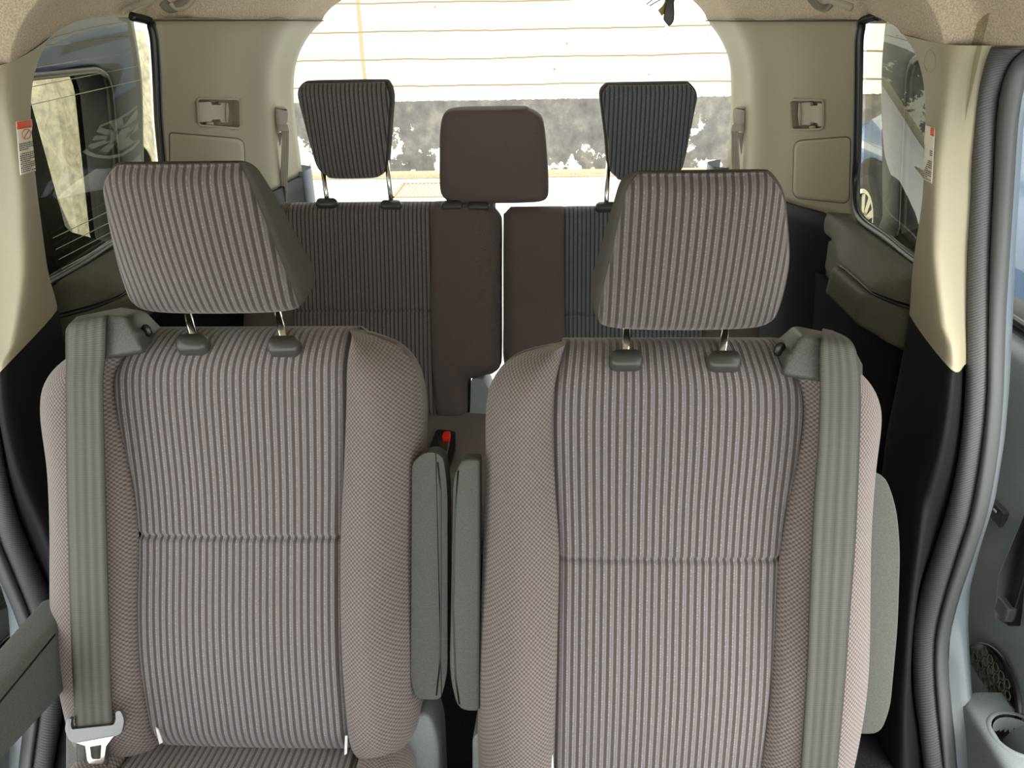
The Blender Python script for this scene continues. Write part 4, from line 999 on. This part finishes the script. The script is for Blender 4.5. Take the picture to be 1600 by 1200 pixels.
# ================================================================== sliding doors (slid open, outside the body)
def door(sg):
    side = 'left' if sg < 0 else 'right'
    X = .955
    def V(x, y, z): return Vector((sg*(x+float(np.interp(z, [.85, 1.12, 1.5, 1.7], [0, .06, 0, -.03]))), y, z))
    out2 = [(.86, .34), (2.18, .34), (2.10, 1.0), (2.16, 1.50), (2.12, 1.70), (1.3, 1.72), (1.05, 1.64), (1.02, 1.2), (.93, .98), (.86, .7)]
    inn2 = [(1.30, 1.20), (1.60, 1.10), (1.95, 1.10), (1.965, 1.2), (1.965, 1.45), (1.93, 1.52), (1.3, 1.54), (1.16, 1.50), (1.14, 1.3), (1.16, 1.12)]
    def rr(P, r): return [(p[0], p[1]) for p in rpoly([(y*1000, z*1000, r) for y, z in P], 5)]
    o2 = [Vector((0, a/1000, b/1000)) for a, b in rr(out2, 60)]
    inn2 = [(1.16, 1.085), (1.965, 1.085), (1.965, 1.50), (1.93, 1.53), (1.25, 1.54), (1.16, 1.50)]
    i2 = [Vector((0, a/1000, b/1000)) for a, b in rr(inn2, 35)]
    def rs(P, n=120):
        P = resample(P+P[:1], n+1)[:-1]
        c = Vector((0, 1.5, 1.25)); k = min(range(n), key=lambda i: (math.atan2(P[i].z-c.z, P[i].y-c.y)) % (2*PI)); P = P[k:]+P[:k]
        ar = sum(a.y*b.z-b.y*a.z for a, b in zip(P, P[1:]+P[:1]))
        return P if ar > 0 else [P[0]]+P[1:][::-1]
    def polar(P, n=220):
        c = (1.56, 1.28); out = []; P = P+P[:1]
        for k in range(n):
            a = 2*PI*k/n; dy, dz = math.cos(a), math.sin(a); best = 0
            for p, r in zip(P, P[1:]):
                ey, ez = r.y-p.y, r.z-p.z; den = dy*ez-dz*ey
                if abs(den) < 1e-12: continue
                t = ((p.y-c[0])*ez-(p.z-c[1])*ey)/den; u = ((p.y-c[0])*dz-(p.z-c[1])*dy)/den
                if -1e-6 <= u <= 1+1e-6 and t > best: best = t
            out.append(Vector((0, c[0]+dy*best, c[1]+dz*best)))
        return out
    O_, I_ = polar(o2), polar(i2)
    off = lambda P, x: [V(x, p.y, p.z) for p in P]
    rows = [off(I_, 1.03), off(I_, X+.01), off([a.lerp(b, .12) for a, b in zip(I_, O_)], X-.006), off([a.lerp(b, .8) for a, b in zip(I_, O_)], X-.004), off(O_, X+.01), off(O_, 1.04), off([a.lerp(b, .02) for a, b in zip(I_, O_)], 1.045)]
    FRM = m_grain('door frame plastic '+side, (.022, .025, .027), .45, 900, .2, .2)
    d = mesh('door_1' if sg < 0 else 'door_2', *grid(rows, True), FRM, None); st(d)
    gl = mesh('door_glass', *(lambda P: (P, [tuple(range(len(P)))]))(off(I_, 1.02)), DGLASS, d, smooth=False)
    mesh('window_seal', *tube(off(I_, X+.0)+off(I_, X+.0)[:1], .009, 8, caps=False), GLOSS, d)
    # inner trim panel below the window: lofted sections from sill to pocket
    Y = [.90, 1.0, 1.12, 1.25, 1.4, 1.7, 2.1]
    sec = [(X-.002, 1.065), (X-.03, 1.06), (X-.035, 1.03), (X-.02, .90), (X-.03, .80), (X-.045, .76), (X-.03, .70), (X-.02, .60), (X-.03, .52), (X-.06, .49), (X-.05, .40), (X-.01, .36)]
    mesh('inner_trim', *grid([[V(x, y, z - .0*(y-1.2)) for y in Y] for x, z in [tuple(s) for s in sec]]), GPL, d, sub=1)
    # grab recess and latch, switch, cup holder, speaker
    mesh('grab_recess', *prism([V(X-.047, y, z) for y, z in ((1.055, .84), (1.10, .86), (1.11, .72), (1.085, .64), (1.045, .66))], [V(X-.02, y, z) for y, z in ((1.055, .84), (1.10, .86), (1.11, .72), (1.085, .64), (1.045, .66))]), GLOSS, d, bevel=.004)
    mesh('latch', *box(V(X-.05, 1.06, .685), (.02, .035, .03)), CHR_PL, d, smooth=False, bevel=.005)
    swp = atX(1558, 802, X-.035); sw = box(V(X-.034, swp.y, swp.z), (.012, .045, .032))
    s_ = mesh('window_switch', *sw, CLR, d, smooth=False, bevel=.002)
    mesh('switch_mark', *box(V(X-.0408, swp.y, swp.z+.006), (.001, .010, .004)), nmat('white mark '+side, (.8, .8, .8), .5), s_, smooth=False)
    cpt = atX(1592, 1150, .895); c0 = V(.895, cpt.y, cpt.z)
    mesh('cup_holder', *lathe([(.041, .004), (.046, .006), (.050, .002), (.050, -.07), (.044, -.075), (.030, -.075), (.038, -.07), (.038, -.0)], c0, (0, 0, 1), 36), GPL, d)
    rr_ = [Vector((p[0], p[1], 0)) for p in rrect(.16, .19, .04, 8)]; nr = len(rr_)
    ang = [math.atan2(p.y, p.x) for p in rr_]
    mesh('pocket', *grid([[c0+Vector((.046*math.cos(a), .046*math.sin(a), .003)) for a in ang], [c0+p*.92+Vector((sg*.02, 0, .004)) for p in rr_], [c0+p+Vector((sg*.02, 0, -.006)) for p in rr_], [c0+p*.98+Vector((sg*.03, 0, -.13)) for p in rr_]], True), GPL, d)
    mesh('cup_well', *lathe([(.0385, -.02), (.037, -.06), (.0, -.06)], c0, (0, 0, 1), 30), GLOSS, d)
    # speaker mesh low in the panel
    sp_ = [atX(x, y, X-.065) for x, y in ((1535, 1085),)][0]; c = V(X-.040, sp_.y+.02, sp_.z-.02)
    mesh('speaker_grille', *lathe([(.0, -.0), (.085, -.0), (.088, .004), (.09, -.006)], c, (-sg, 0, 0), 40), GLOSS, d)
    hexes = []
    for a in range(-5, 6):
        for b in range(-5, 6):
            y = a*.019+(b % 2)*.0095; z = b*.0165
            if y*y+z*z < .0064:
                hexes.append(tube([c+Vector((-sg*.003, y+.0085*math.cos(k*PI/3+PI/6), z+.0085*math.sin(k*PI/3+PI/6))) for k in range(7)], .0011, 5, caps=False))
    mesh('grille_mesh', *join(*hexes), nmat('grille olive '+side, (.12, .11, .08), .6), d)
    return d
door(-1); door(1)
# step sills inside the door openings
for sg in (-1, 1):
    st(mesh('trim_19' if sg < 0 else 'trim_20', *box((sg*.835, .50, .33), (.19, 1.2, .13)), m_grain('sill plate %d' % sg, (.09, .10, .10), .4, 500), smooth=False, bevel=.01))

# ================================================================== neighbouring vehicles
def car_body(name, side_prof, x0, x1, mat, parent, tumble=.16, belt=.95):
    """closed body from a side profile (y,z) with rounded shoulders"""
    rows = []
    W_ = x1-x0
    for s_ in np.linspace(0, 1, 25):
        e = abs(2*s_-1)
        row = []
        for y, z in side_prof:
            k = (1-e**8)**.5
            zz = .25+(z-.25)*(1-.10*e**6) if z > .3 else z
            x = x0+W_*s_; x += (0.5-s_)*2*tumble*max(0, z-belt)*e
            cy = sum(p[0] for p in side_prof)/len(side_prof)
            row.append(Vector((x, cy+(y-cy)*(1-.03*e**6), zz)))
        rows.append(row)
    vs, fs = grid(rows, True); n = len(side_prof)
    fs += [tuple(range(n)), tuple(range(24*n, 25*n))]
    return mesh(name, vs, fs, mat, parent)
def wheel(parent, cx, cy, cz, sg, R=.31):
    w = mesh('tyre', *lathe([(R*.70, -.10), (R*.95, -.10), (R, -.075), (R, .075), (R*.95, .10), (R*.70, .10), (R*.66, .07), (R*.66, -.07), (R*.70, -.10)], (cx, cy, cz), (sg, 0, 0), 48), nmat('tyre rubber', (.03, .03, .03), .8), parent)
    sp = []
    A = Vector((sg, 0, 0))
    for k in range(10):
        a = 2*PI*k/10; d = Vector((0, math.cos(a), math.sin(a))); t = Vector((0, -math.sin(a), math.cos(a)))
        c = Vector((cx, cy, cz))+A*.075
        p = [c+d*.04-t*.018, c+d*.04+t*.018, c+d*R*.66+t*.030, c+d*R*.66-t*.030]
        sp.append(prism([q+A*.01 for q in p], [q-A*.015 for q in p]))
    rim = nmat('alloy rim', (.62, .60, .50), .3, .8)
    mesh('alloy_rim', *join(*sp, lathe([(R*.62, .10), (R*.71, .105), (R*.71, .08), (R*.62, .0)], (cx, cy, cz), A, 40), lathe([(0, .10), (.05, .095), (.06, .06), (0, .06)], (cx, cy, cz), A, 24)), rim, w, smooth=False)
    mesh('rim_well', *lathe([(0, .0), (R*.66, .0)], (cx, cy, cz), A, 30), GLOSS, w)
    for k in range(5): mesh('wheel_nut', *lathe([(0, .112), (.011, .108), (.011, .09)], (cx, cy+.055*math.cos(k*2*PI/5), cz+.055*math.sin(k*2*PI/5)), A, 10), BOLT, w)
BLUE = nmat('blue car paint', (.10, .19, .38), .22, .3, coat=.8)
bc = thing('car', (3.1, 3.9, 0), 'blue car parked beyond the right quarter window, alloy front wheel showing', 'car')
prof = [(5.98, .35), (6.05, .55), (5.98, .78), (5.80, .88), (5.45, 1.02), (5.2, 1.13), (4.95, 1.30), (4.6, 1.43), (4.0, 1.47), (3.2, 1.45), (2.6, 1.36), (2.2, 1.12), (2.05, .95), (2.0, .6), (2.06, .32), (2.4, .24), (4.0, .22), (5.6, .24)]
pr2 = [(p.x, p.y) for p in cr([Vector((a, b, 0)) for a, b in prof], 5, True)]
car_body('body', pr2, 2.26, 3.94, BLUE, bc)
for cy in (5.2, 2.75):
    mesh('wheel_arch', *lathe([(0, .02), (.37, .02), (.40, .012), (.385, -.0)], (2.27, cy, .33), (-1, 0, 0), 40), nmat('arch dark', (.012, .012, .012), .7), bc)
    wheel(bc, 2.33, cy, .31, -1); wheel(bc, 3.87, cy, .31, 1)
mesh('side_window', *prism([Vector((2.325-.0, y, z)) for y, z in ((4.75, 1.05), (4.55, 1.33), (3.2, 1.36), (2.7, 1.25), (2.6, 1.05))], [Vector((2.40, y, z)) for y, z in ((4.75, 1.05), (4.55, 1.33), (3.2, 1.36), (2.7, 1.25), (2.6, 1.05))]), nmat('car glass dark', (.02, .025, .03), .1), bc, smooth=False)
# covered vehicle on the left
SIL = m_grain('silver cover cloth', (.42, .40, .33), .7, 25, .35, .6, .3, .02)
cv = thing('covered_car', (-3.2, 3.6, 0), 'vehicle under a wrinkled silver cover beyond the left quarter window', 'car')
def hem(y): return float(np.interp(y, [1.2, 3.3, 3.55, 3.68, 3.76, 3.84, 3.9, 4.28, 4.31, 4.36, 4.45, 4.7, 5.1, 6.2], [1.25, 1.22, 1.15, 1.05, .85, .51, .18, .18, .9, 1.27, 1.3, .9, .3, .2]))  # far notch shapes a dark glass reflection into the cover's edge
rows = []
for y in np.linspace(1.2, 6.2, 170):
    h = hem(y); e = min(1, (6.2-y)/.9, (y-1.2)/.6); tp = 1.42+.22*math.sin(PI/2*max(e, 0)); row = []
    P_ = [(-2.30, h), (-2.30, h+.25*(1.4-h)), (-2.32, h+.7*(1.4-h)), (-2.38, 1.40*tp/1.64), (-2.5, 1.53*tp/1.64), (-2.8, tp*.985), (-3.2, tp), (-3.6, tp*.985), (-3.9, 1.5*tp/1.64), (-4.05, 1.3), (-4.1, .8), (-4.1, .2)]
    c = cr([Vector((a, 0, b)) for a, b in P_], 5)
    for i, p in enumerate(c):
        n = .018*math.sin(y*13+p.z*9+2*math.sin(p.z*7+y*3))+.012*math.sin(y*31-p.z*23+math.sin(y*11)*2)
        row.append(Vector((p.x+n*(1 if i < 30 else 0), y, p.z+(n*.6 if 12 < i < 45 else 0))))
    rows.append(row)
mesh('cloth_cover', *grid(rows), SIL, cv, solid=.006)
prc = [(6.0, .35), (6.05, .7), (5.9, 1.05), (5.3, 1.3), (4.6, 1.42), (3.0, 1.42), (2.0, 1.35), (1.4, 1.1), (1.3, .6), (1.4, .3), (3.5, .24), (5.5, .26)]
car_body('body', [(p.x, p.y) for p in cr([Vector((a, b, 0)) for a, b in prc], 5, True)], -4.0, -2.40, nmat('black car paint', (.012, .016, .012), .25), cv, tumble=.1)
for cy in (5.0, 2.2): wheel(cv, -2.45, cy, .31, 1)
# neighbouring house walls closing the lane
for sg in (-1, 1):
    w = mesh('wall_left.001' if sg < 0 else 'wall_right.001', *box((sg*8.5, 2.5, 2.0), (.3, 13, 4.0)), m_grain('lane wall %d' % sg, (.50, .48, .40), .9, 3, .3, .2), smooth=False); st(w)
